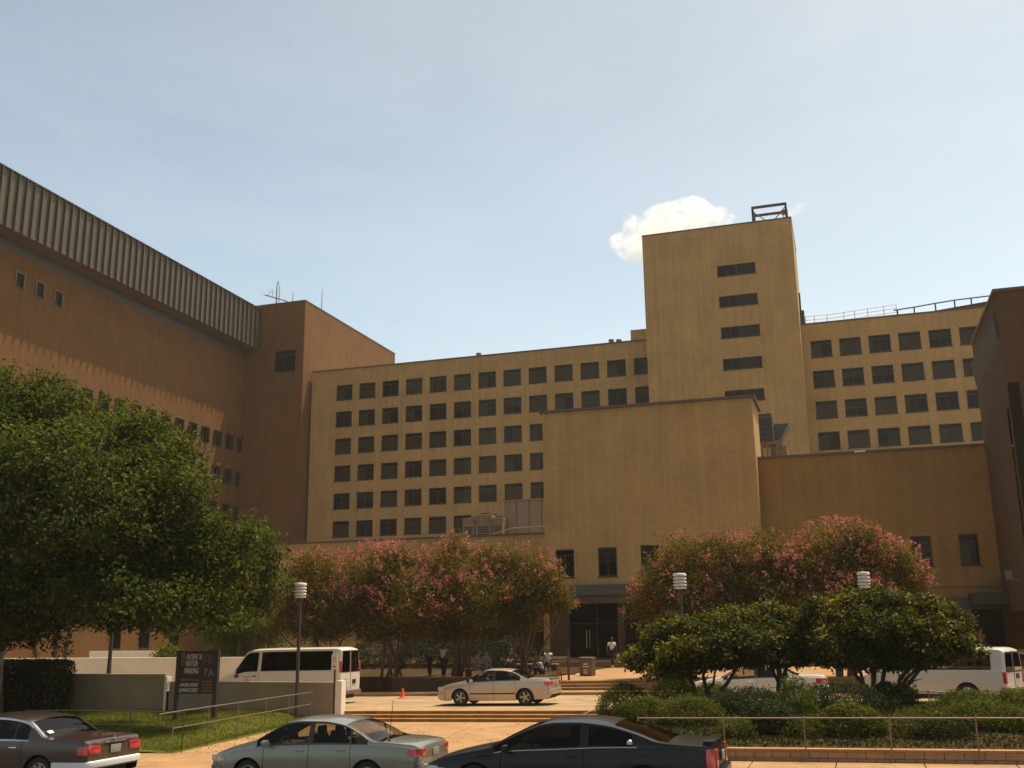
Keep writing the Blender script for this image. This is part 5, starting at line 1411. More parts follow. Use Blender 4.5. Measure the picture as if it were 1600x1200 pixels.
crape(815, 51.0, [(815, 905, 51, 60, 46), (790, 945, 50.5, 50, 42), (850, 925, 50.5, 40, 42), (868, 945, 51, 28, 20), (800, 975, 51, 40, 22)], 'crape myrtle at the right end of the left clump, beside the entrance', 26000, GR, .42, 8)
crape(1070, 50.5, [(1075, 890, 50.5, 62, 46), (1030, 925, 50, 42, 40), (1060, 935, 49.5, 50, 42), (1120, 875, 51, 52, 34), (1005, 955, 50, 26, 20), (1100, 960, 50, 60, 30)], 'crape myrtle right of the entrance, behind the second lamp', 30000, GR, .45, 6)
crape(1195, 50.0, [(1185, 878, 50, 58, 40), (1230, 905, 50, 50, 45), (1160, 920, 50, 50, 44), (1210, 935, 49.5, 60, 44)], 'crape myrtle in the middle of the right clump', 26000, GR, .6, 6)
crape(1320, 50.0, [(1310, 865, 50, 62, 44), (1275, 900, 49.5, 56, 48), (1350, 885, 50, 58, 48), (1395, 900, 50, 42, 46), (1418, 925, 50, 30, 34), (1330, 940, 49, 60, 34)], 'largest and pinkest crape myrtle, at the right end of the right clump', 36000, GR, 1.1, 7)
# --- dark spreading trees in the planting bed
def spread_tree(bx, by, Y, lobes_, lab, n, zt_=None):
    c = aY(bx, by, Y); zb = bed_z(c[0], min(Y, 37))
    o_ = empty('spreading_tree', (c[0], Y, zb), 0, lab, 'tree', 'dark spreading trees in the planting bed')
    lb = [lobe(*l) for l in lobes_]
    tb = MB(); limbs(tb, (c[0], Y, zb-.1), [l[0] for l in lb[::2]], .075, sway=.3); tb.build('trunk', M['bark'], o_, smooth=60)
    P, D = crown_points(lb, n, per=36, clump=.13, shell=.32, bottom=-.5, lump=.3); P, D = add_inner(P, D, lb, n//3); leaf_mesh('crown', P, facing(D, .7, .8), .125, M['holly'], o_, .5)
spread_tree(1102, 1085, 33.5, [(1005, 1032, 33.5, 28, 20), (1030, 1005, 33.8, 34, 22), (1062, 982, 33.5, 34, 18), (1068, 1022, 32.6, 36, 20), (1050, 1050, 33, 34, 14), (1105, 985, 33.2, 40, 20), (1112, 1015, 32.6, 42, 24), (1150, 972, 33.8, 36, 20), (1160, 1005, 33, 40, 26), (1150, 1022, 33.4, 28, 16), (1122, 1036, 33, 34, 13), (1172, 1032, 33, 30, 13)],
            'dark spreading tree nearest the entrance steps, left of its pair', 40000)
spread_tree(1222, 1065, 34.6, [(1200, 965, 34.4, 34, 20), (1215, 995, 34, 40, 26), (1240, 975, 34.8, 32, 20), (1232, 1012, 34, 34, 18), (1222, 1032, 33.8, 34, 12), (1260, 1028, 34, 26, 13), (1195, 1010, 34.2, 26, 18), (1258, 1000, 34.5, 28, 22)],
            'smaller dark tree between the two wide ones in the planting bed', 20000)
spread_tree(1382, 1080, 33.5, [(1278, 968, 33.8, 34, 20), (1300, 1000, 33.2, 40, 24), (1318, 950, 33.6, 40, 20), (1345, 980, 33, 44, 26), (1385, 945, 33.6, 44, 20), (1395, 985, 32.8, 46, 26), (1330, 1014, 33.2, 44, 22), (1440, 955, 33.6, 40, 22), (1452, 990, 33, 42, 26), (1490, 985, 33.6, 30, 20), (1490, 1012, 33.2, 30, 20), (1430, 1012, 33, 42, 20), (1330, 1036, 33, 40, 12), (1400, 1036, 33, 40, 12), (1452, 1026, 33, 34, 14), (1290, 1030, 33.4, 28, 12)],
            'widest dark spreading tree, in front of the right white van', 46000)
# --- clipped mounds and loose shrubs
def mound(px, py, Y, rx, ry, lab, m='juniper', n=9000, size=.075, zb=None, grp='rounded shrubs in the planting bed'):
    l = lobe(px, py-3, Y, rx*1.0, ry*1.5); c, r = l; z0_ = bed_z(c[0], min(Y, 37)) if zb is None else zb
    o_ = empty('shrub', (c[0], Y, z0_), 0, lab, 'shrub', grp)
    r = (r[0], r[0]*.9, max(r[2], .3))
    cz = max(z0_+.1, c[2]-r[2]*.35); hz = c[2]+r[2]-cz
    tb = MB()
    for k in range(7): t = 2*PI*k/7; tb.tube([(c[0], Y, z0_-.05), (c[0]+r[0]*.35*math.cos(t), Y+r[1]*.35*math.sin(t), z0_+hz*.4), (c[0]+r[0]*.7*math.cos(t), Y+r[1]*.7*math.sin(t), z0_+hz*.8)], [.03, .02, .008], 5)
    tb.build('stem', M['bark'], o_)
    P, D = crown_points([((c[0], Y, cz), (r[0], r[1], hz))], n, per=9, clump=.07, shell=.16, bottom=-.45, lump=.05)
    leaf_mesh('foliage', P, facing(D, .4, .7), size, M[m], o_, .35)
mound(975, 1108, 33.0, 42, 22, 'rounded juniper mound beside the stair rail')
mound(1050, 1096, 32.0, 40, 20, 'rounded juniper mound under the trunk of the left dark tree')
mound(1080, 1127, 29.0, 46, 22, 'nearest rounded juniper mound right behind the railing')
mound(1010, 1128, 30.5, 46, 20, 'low juniper mound behind the roof of the black coupe')
mound(1112, 1092, 35.0, 34, 13, 'small juniper mound in front of the white sedan')
mound(1170, 1118, 31.0, 64, 24, 'dark clipped shrub left of the pale spotted bush', 'hedge', 12000)
mound(1320, 1112, 31.5, 72, 25, 'wide dark clipped shrub below the widest spreading tree', 'hedge', 13000)
mound(1395, 1110, 32.0, 34, 22, 'dark clipped shrub with the bare twig beside it', 'hedge', 8000)
mound(1205, 1138, 27.5, 40, 22, 'low loose shrub behind the second railing post', 'hedge', 5000, .10)
mound(1330, 1140, 27.3, 46, 22, 'low leafy shrub behind the third railing post', 'juniper', 6000, .10)
mound(1262, 1142, 27.0, 34, 12, 'small low mat of green left of the third railing post', 'juniper', 2500, .08)
mound(1150, 1146, 26.8, 30, 10, 'small low mat of green beside the tail of the black coupe', 'juniper', 2200, .08)
mound(1470, 1142, 27.0, 40, 12, 'low green mat left of the fourth railing post', 'hedge', 3000, .08)
mound(1520, 1112, 31.0, 52, 17, 'rounded juniper mound under the rear wheel of the right van')
mound(1535, 1134, 28.5, 56, 20, 'broad juniper mound behind the fourth railing post', 'juniper', 11000)
mound(1605, 1114, 30.5, 46, 19, 'juniper mound cut by the right edge of the view')
mound(1622, 1138, 28.0, 46, 19, 'lowest juniper mound at the right edge behind the railing')
mound(1245, 1100, 30.0, 28, 26, 'pale spotted bush with glossy leaves between the dark shrubs', 'bright', 2600, .085)
mound(1440, 1130, 27.0, 36, 14, 'sparse low plant on the bare soil behind the railing', 'juniper', 1500, .08)
for px, w_ in ((590, 44), (660, 46), (735, 50), (800, 42)):  # dark shrubs added to cover a sunlit strip that should lie in shade
    mound(px, 1032, 63.0, w_, 22, 'dark shrub %s, added to deepen the shade under the left crape myrtles' % {590: 'leftmost', 660: 'second from the left', 735: 'third from the left', 800: 'rightmost'}[px], 'hedge', 6000, .14, 1.1, 'dark shrubs added for shade under the crape myrtles')
# bare twig shrub
c = aY(1416, 1105, 33.0); o_ = empty('twig_shrub', (c[0], 33.0, bed_z(c[0], 33)), 0, 'thin upright twiggy shrub in front of the right van', 'shrub')
tb = MB(); e = aY(1418, 1078, 33.0); tb.tube([(c[0], 33, c[2]-.5), (c[0]+.02, 33, c[2]), e], [.025, .02, .01], 5); tb.build('stem', M['bark'], o_)
P, D = crown_points([lobe(1417, 1082, 33.0, 14, 14)], 500, per=5, clump=.06, shell=.4); leaf_mesh('foliage', P, facing(D), .08, M['holly'], o_)
# clipped hedge in the oak's shade
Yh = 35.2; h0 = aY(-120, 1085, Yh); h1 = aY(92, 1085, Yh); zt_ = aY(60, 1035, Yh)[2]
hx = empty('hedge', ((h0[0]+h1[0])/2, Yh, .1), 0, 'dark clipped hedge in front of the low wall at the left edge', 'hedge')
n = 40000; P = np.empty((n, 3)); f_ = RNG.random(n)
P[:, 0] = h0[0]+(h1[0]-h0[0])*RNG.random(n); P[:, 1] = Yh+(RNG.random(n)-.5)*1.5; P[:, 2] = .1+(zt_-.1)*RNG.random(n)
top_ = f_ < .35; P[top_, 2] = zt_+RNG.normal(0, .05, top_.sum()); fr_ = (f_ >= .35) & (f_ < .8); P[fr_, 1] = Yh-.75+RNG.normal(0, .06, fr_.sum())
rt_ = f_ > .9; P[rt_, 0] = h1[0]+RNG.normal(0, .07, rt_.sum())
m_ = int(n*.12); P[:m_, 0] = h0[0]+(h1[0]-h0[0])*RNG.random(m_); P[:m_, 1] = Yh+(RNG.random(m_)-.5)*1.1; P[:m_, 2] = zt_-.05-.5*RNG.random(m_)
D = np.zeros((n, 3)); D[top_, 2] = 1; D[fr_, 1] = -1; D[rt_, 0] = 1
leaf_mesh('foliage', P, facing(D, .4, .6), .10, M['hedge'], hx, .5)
tb = MB()
for k in range(6): X = h0[0]+(h1[0]-h0[0])*(k+.5)/6; tb.tube([(X, Yh, 0), (X+.1, Yh, zt_*.6)], [.05, .03], 6)
tb.build('stem', M['bark'], hx)
# --- grass blades over the lawn and by the walkway edge
n = 90000
yy = 24.95+RNG.random(n)*11.5; ee = np.array([lawn_edge(y) for y in yy]); xx = ee-.03-(RNG.random(n)**1.1)*14
zz = np.array([lawn_z(a_, b_) for a_, b_ in zip(xx, yy)])+.05
P = np.stack([xx, yy, zz], 1)
D = RNG.normal(size=(n, 3)); D[:, 2] *= .25
o = leaf_mesh('grass', P, D, .062, M['grass'], None, .16, .0, (0, 0, 2.5)); tag(o, 'short sunlit and shaded grass of the lawn', 'grass', kind='stuff')
n = 45000
yy = 25.25+RNG.random(n)*11; ee = np.array([bed_edge(y) for y in yy]); xx = ee+(RNG.random(n)**1.6)*16
zz = np.array([bed_z(a_, b_) for a_, b_ in zip(xx, yy)])+.04
o = leaf_mesh('ground_cover', np.stack([xx, yy, zz], 1), RNG.normal(size=(n, 3)), .085, M['hedge'], None, .4, .0, (0, 0, 1.0)); tag(o, 'low weeds and grass scattered over the planting bed', 'ground cover', kind='stuff')
# ------------------------------------------------------------------ lamps, sign, small things
def lamp_post(px, pyt, pyb, Y, lab, zb, hw):
    c = aY(px, pyt, Y); X = c[0]; zt_ = c[2]; z0_ = zb
    rt = empty('street_lamp', (X, Y, z0_), 0, lab, 'street lamp', 'louvred lamp posts of the forecourt')
    a = MB(); a.tube([(X, Y, z0_-.05), (X, Y, z0_+.5), (X, Y, zt_-.55)], [.075, .07, .06], 12); a.lathe([(.15, 0), (.15, .03), (.085, .05)], 12, (X, Y, z0_)); a.build('pole', M['pole'], rt, smooth=50)
    a = MB(); h = .56; r = hw
    a.lathe([(.001, .02), (r*.9, 0), (r, -.04), (r, -.09), (r*.84, -.11)], 20, (X, Y, zt_))
    for k in range(3):
        z = zt_-.15-k*.12; a.lathe([(r*.74, .02), (r*.98, -.01), (r, -.06), (r*.86, -.075), (r*.74, -.05)], 20, (X, Y, z))
    a.lathe([(r*.8, 0), (r*.95, -.02), (r*.95, -.05), (r*.2, -.07)], 20, (X, Y, zt_-.50))
    a.build('lamp_head', M['lampwhite'], rt, smooth=40)
    a = MB(); a.lathe([(r*.66, -.06), (r*.66, -.52)], 16, (X, Y, zt_)); a.build('diffuser', M['letters'], rt, smooth=60)
lamp_post(470, 911, 1108, 35.9, 'lamp post on the lawn in front of the white van', lawn_z(aY(466, 1100, 35.9)[0], 35.9), .235)
lamp_post(1061.5, 896, 1100, 38.5, 'lamp post rising from the left dark tree, right of the entrance', .3, .25)
lamp_post(1348.5, 894, 1100, 40.0, 'lamp post showing above the widest dark tree', .3, .225)
X = aY(170, 1050, 38)[0]
rt = empty('street_lamp', (X, 38, 0), 0, 'lamp post under the oak with its head lost in the leaves', 'street lamp', 'louvred lamp posts of the forecourt')
a = MB(); a.tube([(X, 38, 0), (X, 38, 2.0), (X, 38, 4.2)], [.16, .085, .07], 12); a.build('pole', M['pole'], rt, smooth=50)
a = MB(); a.lathe([(.001, .3), (.22, .28), (.23, -.2), (.1, -.25)], 16, (X, 38, 4.5)); a.build('lamp_head', M['lampwhite'], rt, smooth=40)
def text_mesh(s, size, shear=0.0, ext=.006):
    cu = bpy.data.curves.new('lettering', 'FONT'); cu.body = s; cu.size = size; cu.shear = shear; cu.extrude = ext; cu.align_x = 'LEFT'
    o = bpy.data.objects.new('lettering', cu); COL.objects.link(o)
    dg = bpy.context.evaluated_depsgraph_get(); me = bpy.data.meshes.new_from_object(o.evaluated_get(dg))
    bpy.data.objects.remove(o); me.materials.clear(); return me
# parking sign
YG = 33.0
s0 = aY(281, 1017, YG); s1 = aY(340, 1019, YG); zb_ = aY(282, 1084, YG)[2]; zt_ = s0[2]; W_ = s1[0]-s0[0]; H_ = zt_-zb_
rt = empty('parking_sign', ((s0[0]+s1[0])/2, YG, lawn_z(s0[0], YG)), 0, 'dark patient and visitor parking sign on two posts in the lawn', 'sign')
a = MB(); a.box(s0[0]+.08, s1[0]-.08, YG-.03, YG+.03, zb_, zt_); a.build('board', M['signboard'], rt)
for X in (s0[0], s1[0]):
    a = MB(); a.box(X-.08, X+.08, YG-.07, YG+.07, lawn_z(X, YG)-.1, zt_+.02); a.build('post', M['signboard'], rt)
def put_text(s, x, z, hgt, wid, m, shear=.28):
    me = text_mesh(s, hgt/.72, shear); me.materials.append(m)
    o = link('lettering', me, rt); xs_ = [v.co.x for v in me.vertices]; w0 = max(xs_)-min(xs_)
    l = rt.location; o.location = (x-l[0], YG-.038-l[1], z-l[2]); o.rotation_euler = (PI/2, 0, 0); o.scale = (wid/w0, 1, 1)
fx = lambda t: s0[0]+W_*t
fz = lambda t: zt_-H_*t
put_text('PATIENT &', fx(.20), fz(.205), H_*.135, W_*.40, M['letters'])
put_text('VISITOR', fx(.18), fz(.36), H_*.135, W_*.31, M['letters'])
put_text('PARKING', fx(.16), fz(.53), H_*.135, W_*.38, M['letters'])
put_text('LAMOND AVENUE', fx(.06), fz(.83), H_*.085, W_*.49, M['letters'])
put_text('& JENNINGS STREET', fx(.02), fz(.955), H_*.09, W_*.54, M['letters'])
a = MB(); a.box(fx(.07), fx(.165), YG-.046, YG-.034, fz(.34), fz(.04)); a.build('panel', M['galv'], rt)
a = MB()
for k in range(5): a.box(fx(.10), fx(.14), YG-.05, YG-.047, fz(.31-.05*k), fz(.285-.05*k))
a.build('panel_lettering', M['signboard'], rt)
a = MB()
for k, w_ in enumerate((.045, .03, .05, .035)): a.box(fx(.64+k*.07), fx(.64+k*.07+w_), YG-.042, YG-.031, fz(.30), fz(.08))
a.build('faded_lettering', M['letters_f'], rt)
put_text('TA', fx(.66), fz(.60), H_*.19, W_*.26, mat('sign_letters_worn', (.28, .25, .21), .7), .1)
a = MB()
for k in range(7): a.box(fx(.07+k*.075), fx(.07+k*.075+.05), YG-.042, YG-.031, fz(.70), fz(.655))
for j in range(4):
    for k in range(4): a.box(fx(.66+k*.065), fx(.66+k*.065+.05), YG-.042, YG-.031, fz(.74+j*.07), fz(.70+j*.07))
a.build('orange_lettering', M['letters_o'], rt)
# small white notice on a post at the end of the low wall
Yn = 35.6; n0 = aY(518.5, 1023, Yn); n1 = aY(527, 1046, Yn)
rt = empty('notice_sign', ((n0[0]+n1[0])/2, Yn, lawn_z(n0[0]-.3, Yn)), 0, 'small white notice with red marks on a dark post beside the van', 'sign')
a = MB(); a.box(n0[0], n1[0], Yn-.015, Yn+.015, n1[2], n0[2]); a.build('plate', M['lampwhite'], rt)
xc_ = (n0[0]+n1[0])/2
a = MB(); a.box(xc_-.03, xc_+.03, Yn+.016, Yn+.07, 0, n0[2]-.05); a.build('post', M['pole'], rt)
a = MB(); zc_ = n0[2]-.17; n = 16
for i in range(n):
    t0, t1 = 2*PI*i/n, 2*PI*(i+1)/n; f = lambda r, t: (xc_+r*math.cos(t), Yn-.019, zc_+r*math.sin(t)); a.quad(f(.06, t1), f(.06, t0), f(.08, t0), f(.08, t1))
a.box(xc_-.07, xc_+.07, Yn-.02, Yn-.016, n1[2]+.08, n1[2]+.13); a.build('marking', M['redlamp'], rt)
# traffic cone
Yc_ = 44.6; c = aY(629, 1092, Yc_); X = c[0]; z0_ = dz(X, Yc_)
rt = empty('traffic_cone', (X, Yc_, z0_+.002), 0, 'small orange traffic cone on the driveway', 'cone')
a = MB(); a.lathe([(.15, .03), (.11, .06), (.035, .42), (.02, .43), (.001, .43)], 18, (X, Yc_, z0_)); a.build('cone', M['orange'], rt, smooth=40)
a = MB(); a.bbox((X, Yc_, z0_+.018), (.36, .36, .035), .012); a.build('base', M['orange'], rt)
# litter bin of exposed aggregate
Yb = 53.5; c0_ = aY(905, 1050, Yb); c1_ = aY(931, 1050, Yb); zt_ = aY(918, 1027, Yb)[2]; X = (c0_[0]+c1_[0])/2; r = (c1_[0]-c0_[0])/2
rt = empty('litter_bin', (X, Yb, PLAZA), 0, 'brown concrete litter bin standing on the sunlit plaza', 'bin')
a = MB(); a.lathe([(r*.9, 0), (r*.96, .05), (r, zt_-PLAZA-.1)], 8, (X, Yb, PLAZA)); a.build('body', M['bin'], rt)
a = MB(); a.lathe([(r, 0), (r*1.06, .02), (r*1.06, .10), (r*.6, .12), (r*.55, .06), (.001, .05)], 8, (X, Yb, zt_-.1)); a.build('lid', M['bin'], rt)
a = MB(); yf = Yb-r*.96
for zz_, hh_, ww_ in ((zt_-.36, .07, .12), (zt_-.48, .05, .20)): a.box(X-ww_*.8, X+ww_*.8, yf-.03, yf-.012, zz_, zz_+hh_)
for k in range(4): a.box(X-.11, X+.09, yf-.03, yf-.012, zt_-.62-k*.07, zt_-.59-k*.07)
a.build('label', M['letters'], rt)
# rust-red guard frame at the head of the upper steps
Yr = 49.0; z0_ = PLAZA; U = lambda x, y: aY(x, y, Yr)
rt = empty('guard_frame', (U(890, 1060)[0], Yr, z0_), 0, 'rust red guard frame with a ring beside the litter bin', 'guard rail')
a = MB(); p = U(889, 1064); t = U(887, 1013); a.tube([(p[0], Yr, z0_-.1), (p[0]-.02, Yr, t[2])], .055, 8)
p2 = U(877, 1053); p3 = U(899, 1053); a.tube([p2, p3], .045, 8); p4 = U(888, 1032); p5 = U(877, 1043); a.tube([p4, p5], .03, 6)
a.tube([p2, (p2[0], Yr, z0_-.1)], .03, 6)
a.build('frame', M['redsteel'], rt, smooth=40)
a = MB(); c = U(873, 1050); a.tube([(c[0]+.07*math.cos(t), Yr, c[2]+.21*math.sin(t)) for t in np.linspace(0, 2*PI, 21)], .025, 6, cap=False); a.tube([(c[0], Yr, z0_-.1), (c[0], Yr, c[2]-.2)], .025, 6); a.build('ring', M['redsteel'], rt, smooth=40)
n = 700
yy = 25.0+RNG.random(n)*10.8; ee = np.array([lawn_edge(y) for y in yy]); xx = ee+np.abs(RNG.normal(0, 1.6, n))+.03
far = RNG.random(n) < .35; xx[far] = -19+RNG.random(far.sum())*12
ok = (xx > ee) & (xx < np.array([bed_edge(y) for y in yy])-.1); xx, yy = xx[ok], yy[ok]
o = leaf_mesh('leaf_litter', np.stack([xx, yy, np.array([walk_z(a_, b_) for a_, b_ in zip(xx, yy)])+.012], 1), RNG.normal(0, .25, (len(xx), 3))+np.array([0, 0, 1]), .07, M['litter'], None, .6, .1)
tag(o, 'dry leaves and scraps scattered on the walkway beside the lawn', 'leaf litter', kind='stuff')
# low seat walls / benches in the shade
def bench(px0, px1_, py, Y, lab):
    q0 = aY(px0, py, Y); q1 = aY(px1_, py, Y); zs = PLAZA+.45
    rt = empty('bench', ((q0[0]+q1[0])/2, Y, PLAZA), 0, lab, 'bench')
    a = MB(); a.bbox(((q0[0]+q1[0])/2, Y, zs-.04), (q1[0]-q0[0], .5, .08), .02); a.build('seat', M['concrete_d'], rt)
    for X in (q0[0]+.25, q1[0]-.25): a = MB(); a.box(X-.1, X+.1, Y-.2, Y+.2, PLAZA-.05, zs-.082); a.build('leg', M['brick_dark'], rt)
bench(725, 790, 1050, 51.0, 'stone bench in the shade behind the champagne sedan')
bench(790, 872, 1042, 58.0, 'stone bench deep under the left crape myrtles near the entrance')

# ------------------------------------------------------------------ people
def skin_mesh(name, nodes, edges, m, parent, root=0, sub=1):
    me = bpy.data.meshes.new(name); me.from_pydata([n[0] for n in nodes], edges, [])
    o = bpy.data.objects.new(name, me); COL.objects.link(o)
    if not me.skin_vertices:
        bm = bmesh.new(); bm.from_mesh(me); bm.verts.layers.skin.verify(); bm.to_mesh(me); bm.free()
    for i, n in enumerate(nodes):
        r = n[1]; me.skin_vertices[0].data[i].radius = (r, r) if not isinstance(r, tuple) else r
        me.skin_vertices[0].data[i].use_root = (i == root)
    sk = o.modifiers.new('skin', 'SKIN'); sk.use_smooth_shade = True
    sb = o.modifiers.new('sub', 'SUBSURF'); sb.levels = sub; sb.render_levels = sub
    dg = bpy.context.evaluated_depsgraph_get(); me2 = bpy.data.meshes.new_from_object(o.evaluated_get(dg))
    bpy.data.objects.remove(o); me2.name = name; me2.materials.clear(); me2.materials.append(m)
    me2.polygons.foreach_set('use_smooth', [True]*len(me2.polygons))
    return link(name, me2, parent)
def person(label, loc, rz, J, shirt, trousers, skin, hair, sleeve=.5, scale=1.0, sex=0):
    """J: joints in metres, person faces +y before turning; one continuous skin for the body"""
    rt = empty('person', loc, rz, label, 'person'); rt.scale = (scale,)*3
    V_ = Vector; j = {k: V_(v) for k, v in J.items() if k != 'shoe_m'}
    nodes = []; edges = []
    def nd(p, r): nodes.append((tuple(p), r)); return len(nodes)-1
    def ln(a, b): edges.append((a, b))
    pel = nd(j['pelvis'], .125); ch0 = nd(j['pelvis'].lerp(j['neck'], .42), .115); ch = nd(j['pelvis'].lerp(j['neck'], .8), .125)
    nk = nd(j['neck'], .055); hb = nd(j['head']+V_((0, 0, -.085)), .062); hc = nd(j['head'], (.085, .10)); ht = nd(j['head']+V_((0, 0, .085)), .06)
    for a, b in ((pel, ch0), (ch0, ch), (ch, nk), (nk, hb), (hb, hc), (hc, ht)): ln(a, b)
    shirt_n = [(tuple(j['pelvis']+V_((0, 0, -.02))), .15), (tuple(j['pelvis'].lerp(j['neck'], .42)), .142), (tuple(j['pelvis'].lerp(j['neck'], .80)), .15), (tuple(j['neck']+V_((0, 0, -.03))), .075)]; shirt_e = [(0, 1), (1, 2), (2, 3)]
    tr_n = [(tuple(j['pelvis']), .145)]; tr_e = []
    for s in 'lr':
        sh = nd(j['sh'+s], .058); el = nd(j['el'+s], .042); wr = nd(j['wr'+s], .030)
        ln(ch, sh); ln(sh, el); ln(el, wr)
        d = (j['wr'+s]-j['el'+s]).normalized(); side = V_((1, 0, 0)) if abs(d.x) < .8 else V_((0, 1, 0)); side = (side-d*side.dot(d)).normalized(); up_ = d.cross(side)
        pm = nd(j['wr'+s]+d*.075, .034); ln(wr, pm)
        for k, (off, lg) in enumerate(((-.030, .075), (-.010, .088), (.010, .082), (.030, .064))):
            b0 = j['wr'+s]+d*.10+side*off; f1 = nd(b0, .010); f2 = nd(b0+d*lg*.5+up_*.012, .009); f3 = nd(b0+d*lg*.9+up_*.035, .007); ln(pm, f1); ln(f1, f2); ln(f2, f3)
        b0 = j['wr'+s]+d*.045+side*(.045 if s == 'l' else -.045); t1 = nd(b0, .012); t2 = nd(b0+d*.05+side*(.02 if s == 'l' else -.02)+up_*.015, .009); ln(pm, t1); ln(t1, t2)
        hp = nd(j['hip'+s], .095); kn = nd(j['kn'+s], .058); an = nd(j['an'+s], .040); 
        ln(pel, hp); ln(hp, kn); ln(kn, an)
        fd = j.get('toe'+s, j['an'+s]+V_((0, .17, -.04))); hl = nd(j['an'+s]+V_((0, -.02, -.045)), .036); te = nd(fd, .032); ln(an, hl); ln(hl, te)
        a = len(shirt_n); shirt_n += [(tuple(j['sh'+s]), .078), (tuple(j['sh'+s].lerp(j['el'+s], sleeve)), .066)]; shirt_e += [(2, a), (a, a+1)]
        a = len(tr_n); tr_n += [(tuple(j['hip'+s]), .112), (tuple(j['kn'+s]), .082), (tuple(j['an'+s].lerp(j['kn'+s], .12)), .068)]; tr_e += [(0, a), (a, a+1), (a+1, a+2)]
    skin_mesh('body', nodes, edges, skin, rt, 0, 1)
    skin_mesh('shirt', shirt_n, shirt_e, shirt, rt, 0, 1)
    skin_mesh('trousers', tr_n, tr_e, trousers, rt, 0, 1)
    hd = j['head']; fw_ = V_(J.get('look', (0, 1, 0))).normalized(); sd = V_((fw_.y, -fw_.x, 0))
    a = MB(); bm = bmesh.new(); bmesh.ops.create_icosphere(bm, subdivisions=2, radius=1.0)
    vs = []
    for v in bm.verts:
        p = v.co.copy(); w = hd+V_((0, 0, .035))-fw_*.02+sd*p.x*.098+fw_*p.y*.112+V_((0, 0, p.z*.10)); vs.append(w)
    keep = [f for f in bm.faces if not (f.calc_center_median().y > .45 and f.calc_center_median().z < .35) and f.calc_center_median().z > -.75]
    a.add(vs, [tuple(v.index for v in f.verts) for f in keep]); bm.free(); a.build('hair', hair, rt, world=False, smooth=60)
    a = MB()
    for s in (1, -1):
        c_ = hd+fw_*.098+sd*.034*s+V_((0, 0, .01)); a.bbox(tuple(c_), (.022, .016, .012), .004)
    a.build('eyes', M['black'], rt, world=False)
    a = MB(); c_ = hd+fw_*.105+V_((0, 0, -.02)); a.tube([tuple(c_+V_((0, 0, .03))), tuple(c_+fw_*.018), tuple(c_+V_((0, 0, -.008)))], [.009, .015, .01], 6)
    for s in (1, -1): a.bbox(tuple(hd+sd*.092*s+V_((0, 0, -.005))), (.02, .03, .055), .008)
    a.build('nose_and_ears', skin, rt, world=False)
    a = MB(); a.bbox(tuple(hd+fw_*.094+V_((0, 0, -.062))), (.045, .012, .012), .004); a.build('mouth', mat_lip, rt, world=False)
    a = MB()
    for s in 'lr':
        an = j['an'+s]; te = j.get('toe'+s, an+V_((0, .17, -.04))); hl = an+V_((0, -.045, -.055))
        a.tube([tuple(hl), tuple(hl.lerp(te, .5)+V_((0, 0, .012))), tuple(te+(te-hl).normalized()*.03)], [.048, .05, .034], 8)
    a.build('shoes', J.get('shoe_m') or M['black'], rt, world=False, smooth=60)
    return rt
mat_lip = mat('lips', (.22, .08, .06), .6)
SK1 = mat('skin_dark', (.12, .060, .035), .6); SK2 = mat('skin_light', (.42, .24, .15), .6)
HR = mat('hair_dark', (.012, .009, .007), .7); HR2 = mat('hair_brown', (.10, .045, .02), .7)
CL = {k: mat('cloth_'+k, c, .9) for k, c in dict(white=(.74, .69, .66), grey=(.30, .28, .25), cream=(.62, .53, .38), navy=(.03, .032, .05), black=(.015, .014, .015), denim=(.16, .19, .24), red=(.30, .05, .045), teal=(.12, .13, .12), khaki=(.28, .20, .11), orange=(.45, .17, .05)).items()}
SHW = mat('shoe_white', (.70, .66, .60), .7)
def standing(h=1.75, stride=0.0, arms=0.0):
    k = h/1.75
    J = dict(pelvis=(0, 0, .98), neck=(0, -.01, 1.48), head=(0, .02, 1.63), shl=(-.19, 0, 1.42), shr=(.19, 0, 1.42), ell=(-.25, -.04-arms, 1.14), elr=(.25, -.04+arms, 1.14), wrl=(-.25, .04-arms*1.6, .90), wrr=(.25, .04+arms*1.6, .90),
             hipl=(-.095, 0, .92), hipr=(.095, 0, .92), knl=(-.11, .04+stride*.6, .52), knr=(.11, .02-stride*.35, .50), anl=(-.11, stride, .09), anr=(.11, -stride*1.1, .10+stride*.25))
    if stride: J['toer'] = (.11, -stride*1.1+.15, .02); J['toel'] = (-.11, stride+.17, .04)
    return {a: tuple(c*k for c in v) for a, v in J.items()}
def seated(lean=.1, arms='lap'):
    J = dict(pelvis=(0, 0, .55), neck=(0, lean+.02, 1.05), head=(0, lean+.08, 1.20), shl=(-.19, lean, .99), shr=(.19, lean, .99), ell=(-.24, lean+.06, .74), elr=(.24, lean+.06, .74), wrl=(-.13, lean+.28, .66), wrr=(.13, lean+.28, .66),
             hipl=(-.10, .05, .53), hipr=(.10, .05, .53), knl=(-.13, .46, .52), knr=(.13, .46, .52), anl=(-.13, .44, .09), anr=(.13, .42, .09))
    return J
c = aY(957, 1041, 64.6)
J = standing(1.82, .24, .10); J['shoe_m'] = SHW
person('person in a white t-shirt and dark trousers walking up to the entrance', (c[0], 64.6, PLAZA+.0), -.25, J, CL['white'], CL['black'], SK1, HR, .62)
bg = empty('carrier_bag', (c[0]+.33, 64.75, PLAZA+.45), 0, 'small white carrier bag held by the walking person', 'bag')
a = MB(); q = Vector((c[0]+.33, 64.75, PLAZA+.52)); a.lathe([(.02, .30), (.06, .22), (.10, .05), (.09, -.06), (.001, -.08)], 10, tuple(q)); a.build('sack', CL['white'], bg, smooth=60)
